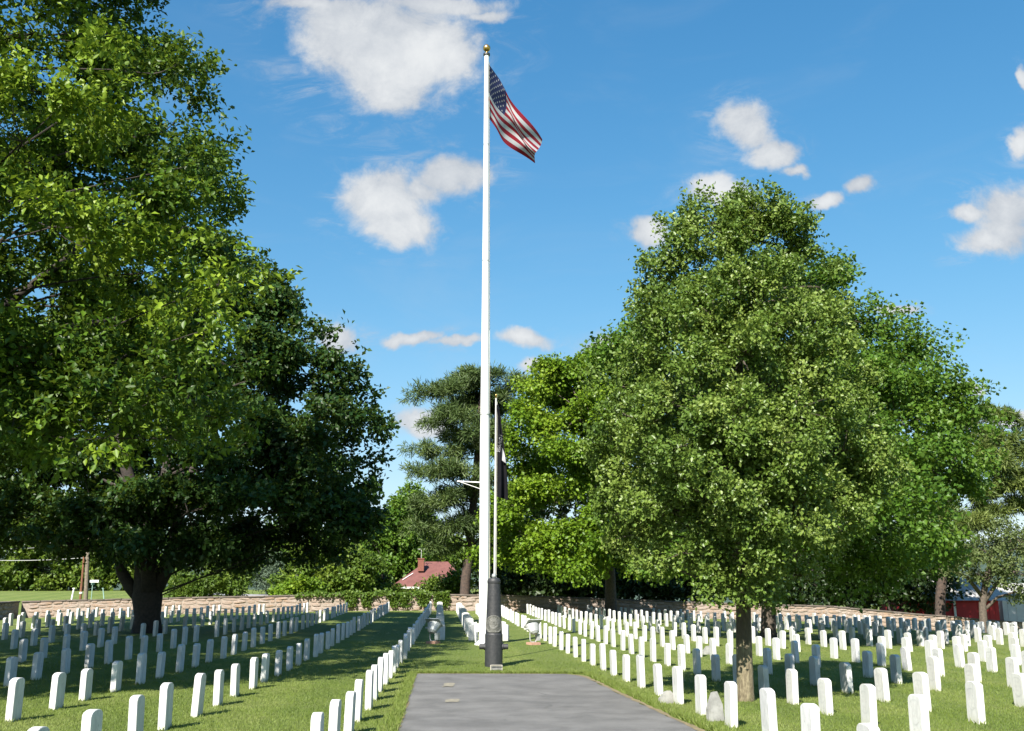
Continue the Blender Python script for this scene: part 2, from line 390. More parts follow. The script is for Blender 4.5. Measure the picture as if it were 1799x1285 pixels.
# driveway: left and right edge as functions of distance
def drive_l(y): return -1.52 - .066 * (y - 14.35)
def drive_r(y): return 2.46 - .096 * (y - 14.35) if y > 10 else 2.88
DR_END = 24.05
def drive_edge(y):
    l, r = drive_l(y), drive_r(y)
    k = max(0, (y - (DR_END - 1.0)) / 1.0); r -= .35 * k * k
    return l, r
ys_d = list(np.arange(-40, 10, 5.0)) + list(np.arange(10, DR_END + .01, .35)); ys_d[-1] = DR_END
V = []; Fc = []
rng = random.Random(3)
for y in ys_d:
    l, r = drive_edge(y); l += rng.uniform(-.04, .04); r += rng.uniform(-.05, .05)
    for t in np.linspace(0, 1, 9):
        x = l + (r - l) * t; V.append((x, y + (rng.uniform(-.02, .02) if y == DR_END else 0), g1(x, y) + .008))
for i in range(len(ys_d) - 1):
    for j in range(8): Fc.append((i * 9 + j, i * 9 + j + 1, i * 9 + j + 10, i * 9 + j + 9))
drive = structure(mesh_obj('driveway', V, Fc, 'asphalt')); tag(drive, 'grey asphalt driveway ending in front of the black cannon')
# bare soil and dead grass along its edge
V = []; Fc = []; pts = []
for y in np.arange(6, DR_END, .25): pts.append((drive_edge(y)[0], y, -1, 0))
l, r = drive_edge(DR_END)
for t in np.linspace(0, 1, 26): pts.append((l + (r - l) * t, DR_END, 0, 1))
for y in np.arange(DR_END, 6, -.25): pts.append((drive_edge(y)[1], y, 1, 0))
for i, (x, y, ox, oy) in enumerate(pts):
    o = rng.uniform(.03, .10) * (1.0 if ox >= 0 else .5); q = rng.uniform(-.01, .05)
    V += [(x - ox * q, y - oy * q, g1(x, y) + .012), (x + ox * o, y + oy * o, g1(x, y) + .012)]
    if i: Fc.append((2 * i - 2, 2 * i, 2 * i + 1, 2 * i - 1))
soil = structure(mesh_obj('soil_edge', V, Fc, 'soil')); tag(soil, 'strip of bare soil and dead grass along the driveway edge')
for (px, py, w, d) in ((789, 1204, .13, .62), (795, 1232, .14, .38)):
    p = place(px, py); V = []; n = 14
    for j in range(n):
        a = 2 * math.pi * j / n; q = rng.uniform(.75, 1.2)
        sx = max(-.8, min(.8, 1.1 * math.cos(a))); sy = max(-.85, min(.85, 1.1 * math.sin(a)))
        V.append((p.x + sx * w * q, p.y + sy * d * q, g1(p.x, p.y) + .013))
    o = structure(mesh_obj('asphalt_patch', V, [tuple(range(n))], 'tan_patch'))
    tag(o, 'tan worn patch in the asphalt ' + ('at the far edge of the driveway' if py < 1220 else 'nearest to the camera on the driveway'))

# far ridge
V = []; Fc = []
for i in range(60):
    x = -4200 + i * 145; zt = 150 + 45 * math.sin(i * .33) + 30 * math.sin(i * .9 + 1) + (40 if i > 36 else 0)
    V += [(x, 2300 + 200 * math.sin(i * .5), -5), (x, 2650, zt * .7), (x, 3000, zt), (x, 3700, -5)]
    if i:
        for j in range(3): Fc.append((4 * i - 4 + j, 4 * i + j, 4 * i + j + 1, 4 * i - 3 + j))
tag(structure(mesh_obj('hill', V, Fc, 'hill', smooth=True)), 'distant wooded ridge beyond the trees')

# ------------------------------------------------------------------ boundary wall
def wall_y(x): return 65.2 + .066 * x
WC = -29.4
def wall_stone_mesh(seed):
    r = random.Random(seed); m = MB(); w, h = 1.0, 1.0
    ring = []
    n = 8
    for j in range(n):
        a = 2 * math.pi * (j + .5) / n
        sx = max(-.5, min(.5, .66 * math.cos(a))); sz = max(-.5, min(.5, .66 * math.sin(a)))
        ring.append((sx * r.uniform(.93, 1), sz * r.uniform(.9, 1)))
    Vv = [(x, 0, z) for x, z in ring] + [(x * .94, -.5, z * .92) for x, z in ring] + [(x * .6 + r.uniform(-.05, .05), -1 + r.uniform(0, .3), z * .6) for x, z in ring]
    Ff = [(j, (j + 1) % n, n + (j + 1) % n, n + j) for j in range(n)] + [(n + j, n + (j + 1) % n, 2 * n + (j + 1) % n, 2 * n + j) for j in range(n)] + [tuple(2 * n + j for j in range(n))]
    me = bpy.data.meshes.new('stone'); me.from_pydata(Vv, [], Ff); me.update(); me.materials.append(MATS['wall_stone'])
    return me
STONE_ME = [wall_stone_mesh(40 + i) for i in range(8)]
def wall(name, p0, p1, hgt, label, n_parts, extra_h=lambda t: 0, face=1, seedv=1):
    p0 = Vector(p0); p1 = Vector(p1); L = (p1 - p0).length; d = (p1 - p0) / L
    root = empty(name, (p0.x, p0.y, g1(p0.x, p0.y)), label, 'wall', rz=math.atan2(d.y, d.x))
    def gl(s): q = p0 + d * s; return g1(q.x, q.y) - g1(p0.x, p0.y)
    m = MB(); n = int(L / 1.5)
    prev = None; T = .22
    Vv = []; Ff = []
    for i in range(n + 1):
        s = L * i / n; z = gl(s)
        Vv += [(s, -T, z - .3), (s, -T, z + hgt), (s, T, z + hgt), (s, T, z - .3)]
        if i:
            b = 4 * i
            Ff += [(b - 4, b, b + 1, b - 3), (b - 3, b + 1, b + 2, b - 2), (b - 2, b + 2, b + 3, b - 1)]
    Ff += [(3, 2, 1, 0), (4 * n, 4 * n + 1, 4 * n + 2, 4 * n + 3)]
    mesh_obj('mortar_core', Vv, Ff, 'mortar', root)
    r = random.Random(seedv); made = []; zc = .0
    for cr in range(4):
        h = [.27, .24, .22, .19][cr] * hgt / .92; s = r.uniform(-.5, 0)
        while s < L:
            w = r.uniform(.3, 1.0); hj = r.uniform(.72, 1.12); zj = r.uniform(-.03, .03)
            if s > 0 and s + w < L: made.append((s + w / 2, gl(s + w / 2) + zc + h / 2 + zj, w - .03, h * hj - .02, r.randrange(8), r.uniform(.03, .08), r.uniform(-7, 7)))
            s += w
        zc += h
    V2 = []; F2 = []
    for i, (s, z, w, h, q, dp, an) in enumerate(made):
        M = Matrix.Translation((s, -T - .002, z)) @ Matrix.Rotation(R(an), 4, 'Y') @ Matrix.Diagonal((w, dp, h, 1))
        qs = p0 + d * s
        if n_parts(qs.x):
            o = bpy.data.objects.new('stone', STONE_ME[q]); C.objects.link(o); o.parent = root; o.matrix_local = M
        else:
            b = len(V2); V2 += [tuple(M @ v.co) for v in STONE_ME[q].vertices]; F2 += [tuple(b + k for k in pl.vertices) for pl in STONE_ME[q].polygons]
    if V2: tag(mesh_obj('stone_facing', V2, F2, 'wall_stone', root), 'rubble stones of the shaded stretch', kind='stuff')
    s = 0
    cap_me = []
    for i in range(5):
        m = MB(); m.box((0, 0, 0), (1, 1, 1)); rr = random.Random(i)
        cm = bpy.data.meshes.new('capstone'); cm.from_pydata([tuple(np.array(v) * [rr.uniform(.98, 1), rr.uniform(.9, 1.04), rr.uniform(.8, 1.1)]) for v in m.v], [], m.f); cm.update(); cm.materials.append(MATS['coping']); cap_me.append(cm)
    while s < L:
        w = min(r.uniform(.9, 1.9), L - s)
        if w < .15: break
        zz = gl(s + w / 2); sl = math.atan2(gl(min(L, s + w)) - gl(s), w)
        o = bpy.data.objects.new('capstone', cap_me[r.randrange(5)]); C.objects.link(o); o.parent = root
        o.matrix_local = Matrix.Translation((s + w / 2, -.01, zz + hgt + .035 + r.uniform(-.012, .012))) @ Matrix.Rotation(-sl, 4, 'Y') @ Matrix.Diagonal((w - .012, .58, .085, 1))
        s += w
    return root
wall('stone_wall', (WC, wall_y(WC), 0), (46, wall_y(46), 0), .92, 'low rubble stone wall with dark coping running across the back of the cemetery', lambda x: x < 20)
wall('stone_wall', (WC + .06 * 22, wall_y(WC) - 22, 0), (WC - .3, wall_y(WC) - .35, 0), .92, 'shaded stone wall coming towards the camera at the far left', lambda x: False, seedv=5)

# ------------------------------------------------------------------ headstones
def headstone_mesh(seed, W=.33, T=.10, H=.58):
    r = random.Random(seed); n = 10; hs = H - .065
    prof = [(-W / 2, -.12), (W / 2, -.12)] + [(W / 2 * math.cos(a), hs + .065 * math.sin(a) ** .85) for a in np.linspace(0.0, math.pi, n)]
    bm = bmesh.new()
    a = [bm.verts.new((-T / 2, x, z)) for x, z in prof]; b = [bm.verts.new((T / 2, x, z)) for x, z in prof]
    bm.faces.new(a); bm.faces.new(b[::-1]); k = len(prof)
    for i in range(k): bm.faces.new((a[i], b[i], b[(i + 1) % k], a[(i + 1) % k]))
    bmesh.ops.recalc_face_normals(bm, faces=bm.faces[:])
    ed = [e for e in bm.edges if min(v.co.z for v in e.verts) > -.05 or max(v.co.z for v in e.verts) > .1]
    bmesh.ops.bevel(bm, geom=ed, offset=.006, segments=1, affect='EDGES')
    for v in bm.verts: v.co.x += r.uniform(-.0015, .0015); v.co.y += r.uniform(-.0015, .0015)
    me = bpy.data.meshes.new('headstone'); bm.to_mesh(me); bm.free(); me.materials.append(MATS['marble'])
    return me
HS = [headstone_mesh(i, H=h) for i, h in enumerate((.575, .60, .55, .63))]
def carving_mesh(seed):                 # weathered shield outline and worn lines of lettering on the face towards the drive
    r = random.Random(seed); m = MB(); x = -.0525
    pts = []
    for t in np.linspace(0, 1, 15):
        a = math.pi * t; pts.append((.115 * math.cos(a), .43 + .055 * math.sin(a)))
    pts = [(.115, .30)] + pts + [(-.115, .30)] + [(-.09, .235), (-.03, .20), (0, .19), (.03, .20), (.09, .235), (.115, .30)]
    for (y0, z0), (y1, z1) in zip(pts[:-1], pts[1:]):
        dy, dz = y1 - y0, z1 - z0; L = math.hypot(dy, dz) or 1; ny, nz = -dz / L * .0055, dy / L * .0055
        m.add([(x, y0 + ny, z0 + nz), (x, y0 - ny, z0 - nz), (x, y1 - ny, z1 - nz), (x, y1 + ny, z1 + nz)], [(0, 1, 2, 3)])
    for zz, hw, hh in ((.415, .07, .035), (.35, .085, .04), (.285, .075, .035)):
        yy = -hw
        while yy < hw:
            w = r.uniform(.012, .024); s0 = r.uniform(-.008, .008); ww = .0045
            m.add([(x, yy, zz - hh / 2), (x, yy + ww, zz - hh / 2), (x, yy + ww + s0, zz + hh / 2), (x, yy + s0, zz + hh / 2)], [(0, 1, 2, 3)])
            if r.random() < .6: m.add([(x - .0004, yy, zz + s0), (x - .0004, yy + w * .7, zz + s0), (x - .0004, yy + w * .7, zz + s0 + ww), (x - .0004, yy, zz + s0 + ww)], [(0, 1, 2, 3)])
            yy += w
    me = bpy.data.meshes.new('shield_carving'); me.from_pydata(m.v, [], m.f); me.update(); me.materials.append(MATS['carving'])
    return me
CARV = [carving_mesh(i) for i in range(4)]
ORD = ['', 'first', 'second', 'third', 'fourth', 'fifth', 'sixth', 'seventh', 'eighth', 'ninth', 'tenth', 'eleventh', 'twelfth', 'thirteenth', 'fourteenth', 'fifteenth', 'sixteenth', 'seventeenth', 'eighteenth']
def nth(n):
    return '%d%s' % (n, 'th' if 10 <= n % 100 <= 20 else {1: 'st', 2: 'nd', 3: 'rd'}.get(n % 10, 'th'))
rows = []                               # (x at 15 m, slope, first y, spacing, side, index)
for i in range(9):
    x15 = [-2.17, -4.67, -7.10, -9.55, -12.0, -14.45, -16.9, -19.35, -21.8][i]
    rows.append((x15, -.056, [15.36, 14.48, 15.43, 15.0, 15.6, 14.9, 15.4, 15.2, 15.5][i], 1.5, 'left', i + 1))
for i in range(15):
    x15 = [2.98, 4.86, 6.55][i] if i < 3 else 6.55 + (i - 2) * 1.85
    rows.append((x15, -.082 if i < 3 else -.078, [14.74, 13.26, 13.7, 14.3, 13.4, 14.6, 13.9, 14.2, 13.2, 14.4, 13.8, 14.1, 13.5, 14.7, 13.9][i], 1.5, 'right', i + 1))
PEAR = Vector((3.99, 18.3, 0)); PEAR.z = g1(PEAR.x, PEAR.y)
MAPLE_L = Vector((-14.6, 42.0, 0)); MAPLE_R = Vector((10.16, 42.0, 0)); PINE_C = Vector((-3.0, 66.3, 0))
trunks = [(PEAR, .5), (MAPLE_L, 1.3), (MAPLE_R, 1.0)]
stones = []
rr = random.Random(11)
for (x15, sl, y0, sp, side, idx) in rows:
    n = 0; y = y0 - 1.5 * 3
    end = 64.0 + .066 * (x15 - 4) - (rr.uniform(0, 2.5) if side == 'right' else 0)
    while y < end:
        x = x15 + sl * (y - 15) + rr.gauss(0, .015); yy = y + rr.gauss(0, .035); y += sp
        z = g1(x, yy); px, py, dep = proj(x, yy, z); t = proj(x, yy, z + .58)
        if side == 'right' and idx == 2 and yy < 12.8: continue
        if dep < 6 or px < -14 or px > 1813 or t[1] > 1283: continue
        if any((Vector((x, yy, 0)) - Vector((q.x, q.y, 0))).length < rad for q, rad in trunks): continue
        if idx > 3 and rr.random() < .03: continue
        n += 1
        stones.append((dep, x, yy, z, math.atan(-sl) + R(rr.gauss(0, 1.0)), side, idx, n))
cstones = []
for j, (xa, ya, sp, nn) in enumerate(((-2.52, 37.2, 2.55, 11), (-1.36, 37.0, 2.1, 13), (-.26, 37.0, 2.0, 13))):
    for i in range(nn):
        y = ya + i * sp; x = xa - .07 * (y - ya)
        cstones.append((y * ct, x, y, g1(x, y), math.pi / 2 + math.atan(.07) + R(rr.gauss(0, 1.2)), 'centre', j + 1, i + 1))
allst = sorted(stones + cstones, key=lambda s: s[0] * (0.94 if s[5] == 'centre' else 1))
near, far = allst[:300], allst[300:]
SIDE = {'left': 'left of the driveway', 'right': 'right of the driveway'}
for (dep, x, y, z, rz, side, idx, n) in near:
    o = bpy.data.objects.new('headstone', HS[rr.choice((0, 0, 1, 1, 2, 3))]); C.objects.link(o)
    o.location = (x, y, z - rr.uniform(0, .03)); o.rotation_euler = (R(rr.gauss(0, .9)), R(rr.gauss(0, 1.1)), rz)
    if side == 'centre':
        lab = 'white headstone, %s from the front in the %s short row behind the flagpole' % (nth(n), ('left', 'middle', 'right')[idx - 1])
    else:
        lab = 'white marble headstone, %s from the front in the %s row %s' % (nth(n), ORD[idx], SIDE[side])
    tag(o, lab, 'headstone', 'rows of white headstones')
    if side == 'right' and dep < 25 and idx >= 2:
        c = bpy.data.objects.new('shield_carving', CARV[rr.randrange(4)]); C.objects.link(c); c.parent = o
V = []; Fc = []
for (dep, x, y, z, rz, side, idx, n) in far:
    me = HS[rr.choice((0, 0, 1, 2))]; M = Matrix.Translation((x, y, z)) @ Matrix.Rotation(rz, 4, 'Z') @ Matrix.Rotation(R(rr.gauss(0, 1)), 4, 'Y')
    b = len(V); V += [tuple(M @ v.co) for v in me.vertices]; Fc += [tuple(b + k for k in p.vertices) for p in me.polygons]
tag(mesh_obj('headstones', V, Fc, 'marble'), 'far rows of white headstones near the back wall', 'headstones', kind='stuff')
print('stones', len(near), len(far))

# small grey slant markers among the first row on the right
for (px, py, hh, w, lab) in ((1257, 1267, .40, .24, 'small grey slanted marker leaning between the two nearest headstones right of the driveway'),
                             (1172, 1236, .20, .28, 'low grey peaked marker behind the third headstone right of the driveway'),
                             (1243, 1150, .24, .30, 'low grey peaked marker farther back beside the second row on the right')):
    p = place(px, py); m = MB(); t = .09
    prof = [(-w / 2, -.1), (w / 2, -.1), (w / 2, hh * .55), (w * .22, hh), (-w * .02, hh), (-w / 2, hh * .42)]
    k = len(prof); Vv = [(x, -t / 2, z) for x, z in prof] + [(x * .96, t / 2, z * .98) for x, z in prof]
    m.add(Vv, [tuple(range(k))] + [tuple(range(2 * k - 1, k - 1, -1))] + [(j, k + j, k + (j + 1) % k, (j + 1) % k) for j in range(k)])
    o = m.build('stone_marker', 'old_stone'); o.location = p; o.rotation_euler = (R(-8), 0, R(18)); tag(o, lab, 'stone marker', 'small grey markers')

# ------------------------------------------------------------------ cannon
cp = place(867, 1173); cp.y += .25; cp.z = g1(cp.x, cp.y)
can = empty('cannon', cp, 'black upright cannon barrel planted in the grass before the white flagpole', 'cannon')
sc = mpp(867, 1100, cp.y)
H = (1172 - 1022) * sc
m = MB()
rb = 15.6 * sc; rt = 11.4 * sc
m.lathe([(rb * 1.0, -.15), (rb, 0), (rb * 1.0, H * .36), (rb * .985, H * .365), (rb * .93, H * .375), (rb * .925, H * .40), (rb * .80, H * .70), (rt * .97, H * .94), (rt * .98, H * .945),
         (rt * 1.03, H * .952), (rt * 1.04, H * .975), (rt * .98, H * .985), (rt * .90, H * 1.0), (rt * .45, H * 1.012), (rt * .2, H * 1.013)], 40)
m.build('barrel', 'iron_black', can, smooth=False)
m = MB(); m.lathe([(.01, H * 1.005), (rt * .30, H * 1.01), (rt * .38, H * 1.03), (rt * .30, H * 1.052), (.012, H * 1.062)], 16)
m.build('cannonball', 'lamp_grey', can, smooth=True)
for s_ in (-1, 1):
    m = MB(); m.tube([(s_ * rb * .9, 0, H * .225), (s_ * rb * 1.62, 0, H * .225)], .30 * rb, 16); m.tube([(s_ * rb * .9, 0, H * .225), (s_ * rb * 1.1, 0, H * .225)], .38 * rb, 16)
    m.build('trunnion', 'iron_black', can)
m = MB(); Vv = []; Ff = []; n = 28            # oval plaque wrapped on the barrel with a raised seal
for ring, (kr, lift) in enumerate(((1.0, .004), (.96, .016), (.86, .016), (.82, .009), (.60, .010), (.42, .018), (.2, .014))):
    for j in range(n):
        a = 2 * math.pi * j / n; sx = kr * math.cos(a) * 1.30; zz = H * .475 + kr * math.sin(a) * H * .108
        zz = max(zz, H * .388); rad = rb * (.925 - .42 * max(0, zz / H - .40)) + lift
        an = sx * .98; Vv.append((rad * math.sin(an), -rad * math.cos(an), zz))
for q in range(6):
    for j in range(n): Ff.append((q * n + j, q * n + (j + 1) % n, (q + 1) * n + (j + 1) % n, (q + 1) * n + j))
Ff.append(tuple(6 * n + j for j in range(n)))
mesh_obj('plaque', Vv, Ff, 'bronze_plaque', can)
pp = place(872, 1178)
mk = empty('ground_plaque', pp, 'small tilted grey plaque in a pale frame at the foot of the cannon', 'plaque')
m = MB(); rt_ = Matrix.Rotation(R(-38), 3, 'X'); m.box((0, 0, .05), (.26, .02, .12), rt_); m.build('plate', 'bronze_plaque', mk)
m = MB()
for c_, d_ in (((-.135, 0, .05), (.018, .035, .15)), ((.135, 0, .05), (.018, .035, .15)), ((0, -.047, .11), (.252, .035, .018))): m.box(c_, d_, rt_)
m.build('frame', 'concrete', mk)

# ------------------------------------------------------------------ flagpoles and flags
fp = place(850, 1138); fp.y = 34.6; fp.x = at(850, 1130, 34.6).x; fp.z = g1(fp.x, fp.y)
top = at(855, 97, fp.y); HP = top.z - fp.z
pole = empty('flagpole', fp, 'tall white flagpole with gold ball flying the striped flag', 'flagpole')
lean = (top.x - fp.x) / HP
def pl(z): return Vector((lean * z, 0, z))
r0, r1 = 8.7 * mpp(852, 1000, fp.y), 3.9 * mpp(855, 110, fp.y)
m = MB(); m.tube([pl(-.1), pl(HP * .3), pl(HP * .45), pl(HP * .75), pl(HP)], [r0, r0, r0 * .86, r1 * 1.25, r1], 24); m.build('shaft', 'white_paint', pole, smooth=False)
m = MB(); m.lathe([(r0 * 1.0, 0), (r0 * 1.9, .0), (r0 * 1.85, .05), (r0 * 1.3, .12), (r0 * 1.02, .16)], 24); m.build('base_collar', 'white_paint', pole)
for zf in (.36, .62, .83):
    m = MB(); rj = (r0 if zf < .4 else (r0 * .86 + (r1 * 1.25 - r0 * .86) * max(0, (zf - .45) / .30) if zf < .75 else r1 * 1.25 + (r1 - r1 * 1.25) * (zf - .75) / .25)); m.tube([pl(HP * zf - .03), pl(HP * zf + .03)], rj + .007, 20); m.build('joint_ring', 'pole_metal', pole)
m = MB(); m.tube([pl(HP - .02), pl(HP + .05)], r1 * 1.5, 16); m.build('truck', 'black_band', pole)
zz = top.z - fp.z; br = 6.6 * mpp(855, 86, fp.y)
m = MB(); m.tube([pl(HP + .05), pl(HP + .16)], .03, 8); nb = 12
m.lathe([(max(.004, br * math.sin(math.pi * i / nb)), HP + .14 + br - br * math.cos(math.pi * i / nb)) for i in range(nb + 1)], 20, (lean * HP, 0, 0)); m.build('gold_ball', 'gold', pole, smooth=True)
m = MB()
for q in (.12, -.10): m.tube([pl(1.3) + Vector((r0 + .02, -.05 * q, 0)), pl(HP * .5) + Vector((r0 * .8 + .02, 0, 0)), pl(HP - .3) + Vector((r1 + .02, 0, 0))], .010, 5)
m.build('halyard', 'rope', pole)
m = MB(); zc = .55
m.box((-r0 - .05, -.1, zc), (.10, .06, .26)); m.box((-r0 - .09, -.12, zc + .12), (.05, .05, .12)); m.tube([(-r0 - .1, -.12, .1), (-r0 - .13, -.12, .7)], .02, 6); m.build('cleat', 'white_paint', pole)
ya = at(846, 848, fp.y); za = ya.z - fp.z
m = MB(); La = 40 * mpp(830, 848, fp.y); m.tube([(-r0 * .8 + lean * za, 0, za), (-La - r0, -.1, za + .03)], .022, 6); m.tube([(-r0 * .8 + lean * za, 0, za - .22), (-La - r0 + .1, -.1, za + .01)], .012, 6); m.build('yard_arm', 'white_paint', pole)

def bez(p, t):
    p = [np.array(q, float) for q in p]
    while len(p) > 1: p = [a * (1 - t) + b * t for a, b in zip(p[:-1], p[1:])]
    return p[0]
FT = [(858.5, 112), (878, 146), (912, 190), (950, 246)]; FB = [(858, 206), (872, 232), (896, 264), (938, 288)]
def flag_pt(u, v, off=0.0):
    t = bez(FT, u); b = bez(FB, u)
    ve = v + .06 * math.sin(v * math.pi * 2) * u
    q = t * (1 - ve) + b * ve
    fold = .20 * math.sin(7.0 * u - 5.0 * v + .6) * min(1, u * 2.2) + .12 * math.sin(13 * u + 9 * v) * u
    q = q + np.array([3.4, -1.0]) * math.sin(8.5 * u - 6 * v) * min(1, u * 2)
    return at(q[0], q[1], fp.y - .05 + fold + 1.9 * u + off)
NU, NV = 48, 39
V = []; Fc = []; MI = []
for j in range(NV + 1):
    for i in range(NU + 1): V.append(tuple(flag_pt(i / NU, j / NV) - fp))
for j in range(NV):
    for i in range(NU):
        Fc.append((j * (NU + 1) + i, j * (NU + 1) + i + 1, (j + 1) * (NU + 1) + i + 1, (j + 1) * (NU + 1) + i))
        s_ = int(j / NV * 13); MI.append(2 if (s_ < 7 and i / NU < .40) else (0 if s_ % 2 == 0 else 1))
fl = mesh_obj('flag', V, Fc, None, smooth=True, mats=['flag_red', 'flag_white', 'flag_blue'], midx=MI)
fl.location = fp; tag(fl, 'red and white striped flag with starred blue canton drooping from the tall pole', 'flag')
for rI in range(9):
    for cI in range(6 if rI % 2 == 0 else 5):
        u = .40 * ((cI + .5) / 6 if rI % 2 == 0 else (cI + 1) / 6); v = 7 / 13 * (rI + .7) / 9.4
        m = MB(); cpts = []
        for q in range(10):
            rad = (.022 if q % 2 == 0 else .0095); a = math.pi * q / 5
            cpts.append(tuple(flag_pt(u + rad * .62 * math.sin(a), v - rad * 1.15 * math.cos(a), -.014) - fp))
        c0 = tuple(flag_pt(u, v, -.014) - fp)
        mesh_obj('star', [c0] + cpts, [(0, 1 + q, 1 + (q + 1) % 10) for q in range(10)], 'flag_white', fl)

sp_ = Vector((at(868.5, 1010, 28.6).x, 28.6, 0)); sp_.z = g1(sp_.x, sp_.y)
t2 = at(871.5, 700, sp_.y); H2 = t2.z - sp_.z; ln2 = (t2.x - sp_.x) / H2
pole2 = empty('flagpole', sp_, 'thin short flagpole behind the cannon with a hanging black flag', 'flagpole')
def pl2(z): return Vector((ln2 * z, 0, z))
m = MB(); m.tube([pl2(-.1), pl2(H2 * .5), pl2(H2)], [.036, .033, .024], 12); m.build('shaft', 'pole_metal', pole2)
m = MB(); m.lathe([(.012, H2), (.012, H2 + .04), (.03, H2 + .06), (.038, H2 + .085), (.028, H2 + .115), (.004, H2 + .13)], 14, (ln2 * H2, 0, 0)); m.build('finial', 'gold', pole2, smooth=True)
m = MB(); m.tube([pl2(.6) + Vector((.045, 0, 0)), pl2(H2 - .1) + Vector((.035, 0, 0))], .005, 5); m.build('halyard', 'rope', pole2)
def bflag(u, v, off=0.0):               # u across the hanging cloth, v down
    l = np.array([872.2, 712.0]) * (1 - v) + np.array([870.2, 872.0]) * v
    rgt = bez([(875.5, 711), (882, 750), (893, 830), (892.5, 879)], v)
    q = l * (1 - u) + rgt * u
    fold = .09 * math.sin(u * 8.5 + v * 1.5) * (0.3 + v)
    return at(q[0], q[1], sp_.y - .03 + fold + off)
V = []; Fc = []; NU, NV = 20, 40
for j in range(NV + 1):
    for i in range(NU + 1): V.append(tuple(bflag(i / NU, j / NV) - sp_))
for j in range(NV):
    for i in range(NU): Fc.append((j * (NU + 1) + i, j * (NU + 1) + i + 1, (j + 1) * (NU + 1) + i + 1, (j + 1) * (NU + 1) + i))
bf = mesh_obj('flag', V, Fc, 'flag_black', smooth=True); bf.location = sp_
tag(bf, 'black flag with white lettering hanging limp from the short flagpole', 'flag')
tcu = bpy.data.curves.new('lettering', 'FONT'); tcu.body = 'POW*MIA'; tcu.size = 1.0; tcu.resolution_u = 2
to = bpy.data.objects.new('lettering', tcu); C.objects.link(to)
dg = bpy.context.evaluated_depsgraph_get(); dg.update()
tm = bpy.data.meshes.new_from_object(to.evaluated_get(dg)); bpy.data.objects.remove(to)
xs_ = [v.co.x for v in tm.vertices]; ys_ = [v.co.y for v in tm.vertices]; x0, x1, y0, y1 = min(xs_), max(xs_), min(ys_), max(ys_)
def onflag(a, b): return tuple(bflag(a, b, -.035) - sp_)
V = []
for v in tm.vertices:
    t_ = (v.co.x - x0) / (x1 - x0); h_ = (v.co.y - y0) / (y1 - y0)
    V.append(onflag(.97 - .52 * t_ - .42 * (1 - h_), .36 + .17 * t_ - .02 * (1 - h_)))
mesh_obj('lettering', V, [tuple(p.vertices) for p in tm.polygons], 'flag_white', bf)
m = MB(); pts = [onflag(.62, .60)] + [onflag(.62 + .36 * math.sin(a), .60 - .13 * math.cos(a)) for a in np.linspace(.25, 1.75, 12)]
mesh_obj('emblem', pts, [(0, i, i + 1) for i in range(1, 12)], 'flag_white', bf)

# ------------------------------------------------------------------ floodlights
def flood(px, py, rz, mat, lab):
    p = place(px, py); root = empty('floodlight', p, lab, 'floodlight', 'ground floodlights aimed at the flagpole', rz)
    k = 1.0
    m = MB(); m.box((0, 0, .03), (.36, .36, .10), taper=.95); m.build('base', 'brick_base', root)
    m = MB(); m.box((-.16, .02, .24), (.12, .14, .22)); m.build('ballast_box', mat, root)
    m = MB(); pts = [(.13 * math.cos(a), 0, .20 + .14 * math.sin(a)) for a in np.linspace(-math.pi * .95, -.05 * math.pi, 12)]
    m.tube([(-.13, 0, .46)] + pts + [(.13, 0, .46)], .02, 8); m.tube([(0, 0, .04), (0, 0, .1)], .05, 10); m.build('yoke', mat, root)
    rot = Matrix.Rotation(R(40), 3, 'X')
    m = MB(); m.lathe([(.07, -.22), (.15, -.16), (.20, 0), (.235, .10), (.24, .12)], 20); V2 = [rot @ Vector((v[0] * 1.05, v[1] * .8, v[2])) + Vector((0, 0, .52)) for v in m.v]
    mesh_obj('housing', [tuple(v) for v in V2], m.f, mat, root)
    m = MB(); V2 = [rot @ Vector((.225 * math.cos(a), .17 * math.sin(a), .124)) + Vector((0, 0, .52)) for a in np.linspace(0, 2 * math.pi, 20, endpoint=False)]
    mesh_obj('lens', [tuple(v) for v in V2], [tuple(range(20))], 'glass_dark', root)
    m = MB(); m.box((0, 0, 0), (.52, .40, .03)); V2 = [rot @ (Vector(v) + Vector((0, .08, .14))) + Vector((0, 0, .52)) for v in m.v]
    mesh_obj('visor', [tuple(v) for v in V2], m.f, mat, root)
    m = MB(); m.tube([(.2, 0, .50), (.29, 0, .50)], .035, 10); m.build('knob', mat, root)
flood(761, 1131, R(155), 'lamp_grey', 'grey floodlight in the shade on the grass left of the flagpole')
flood(937, 1133, R(-150), 'lamp_white', 'pale sunlit floodlight on a brick base right of the cannon')

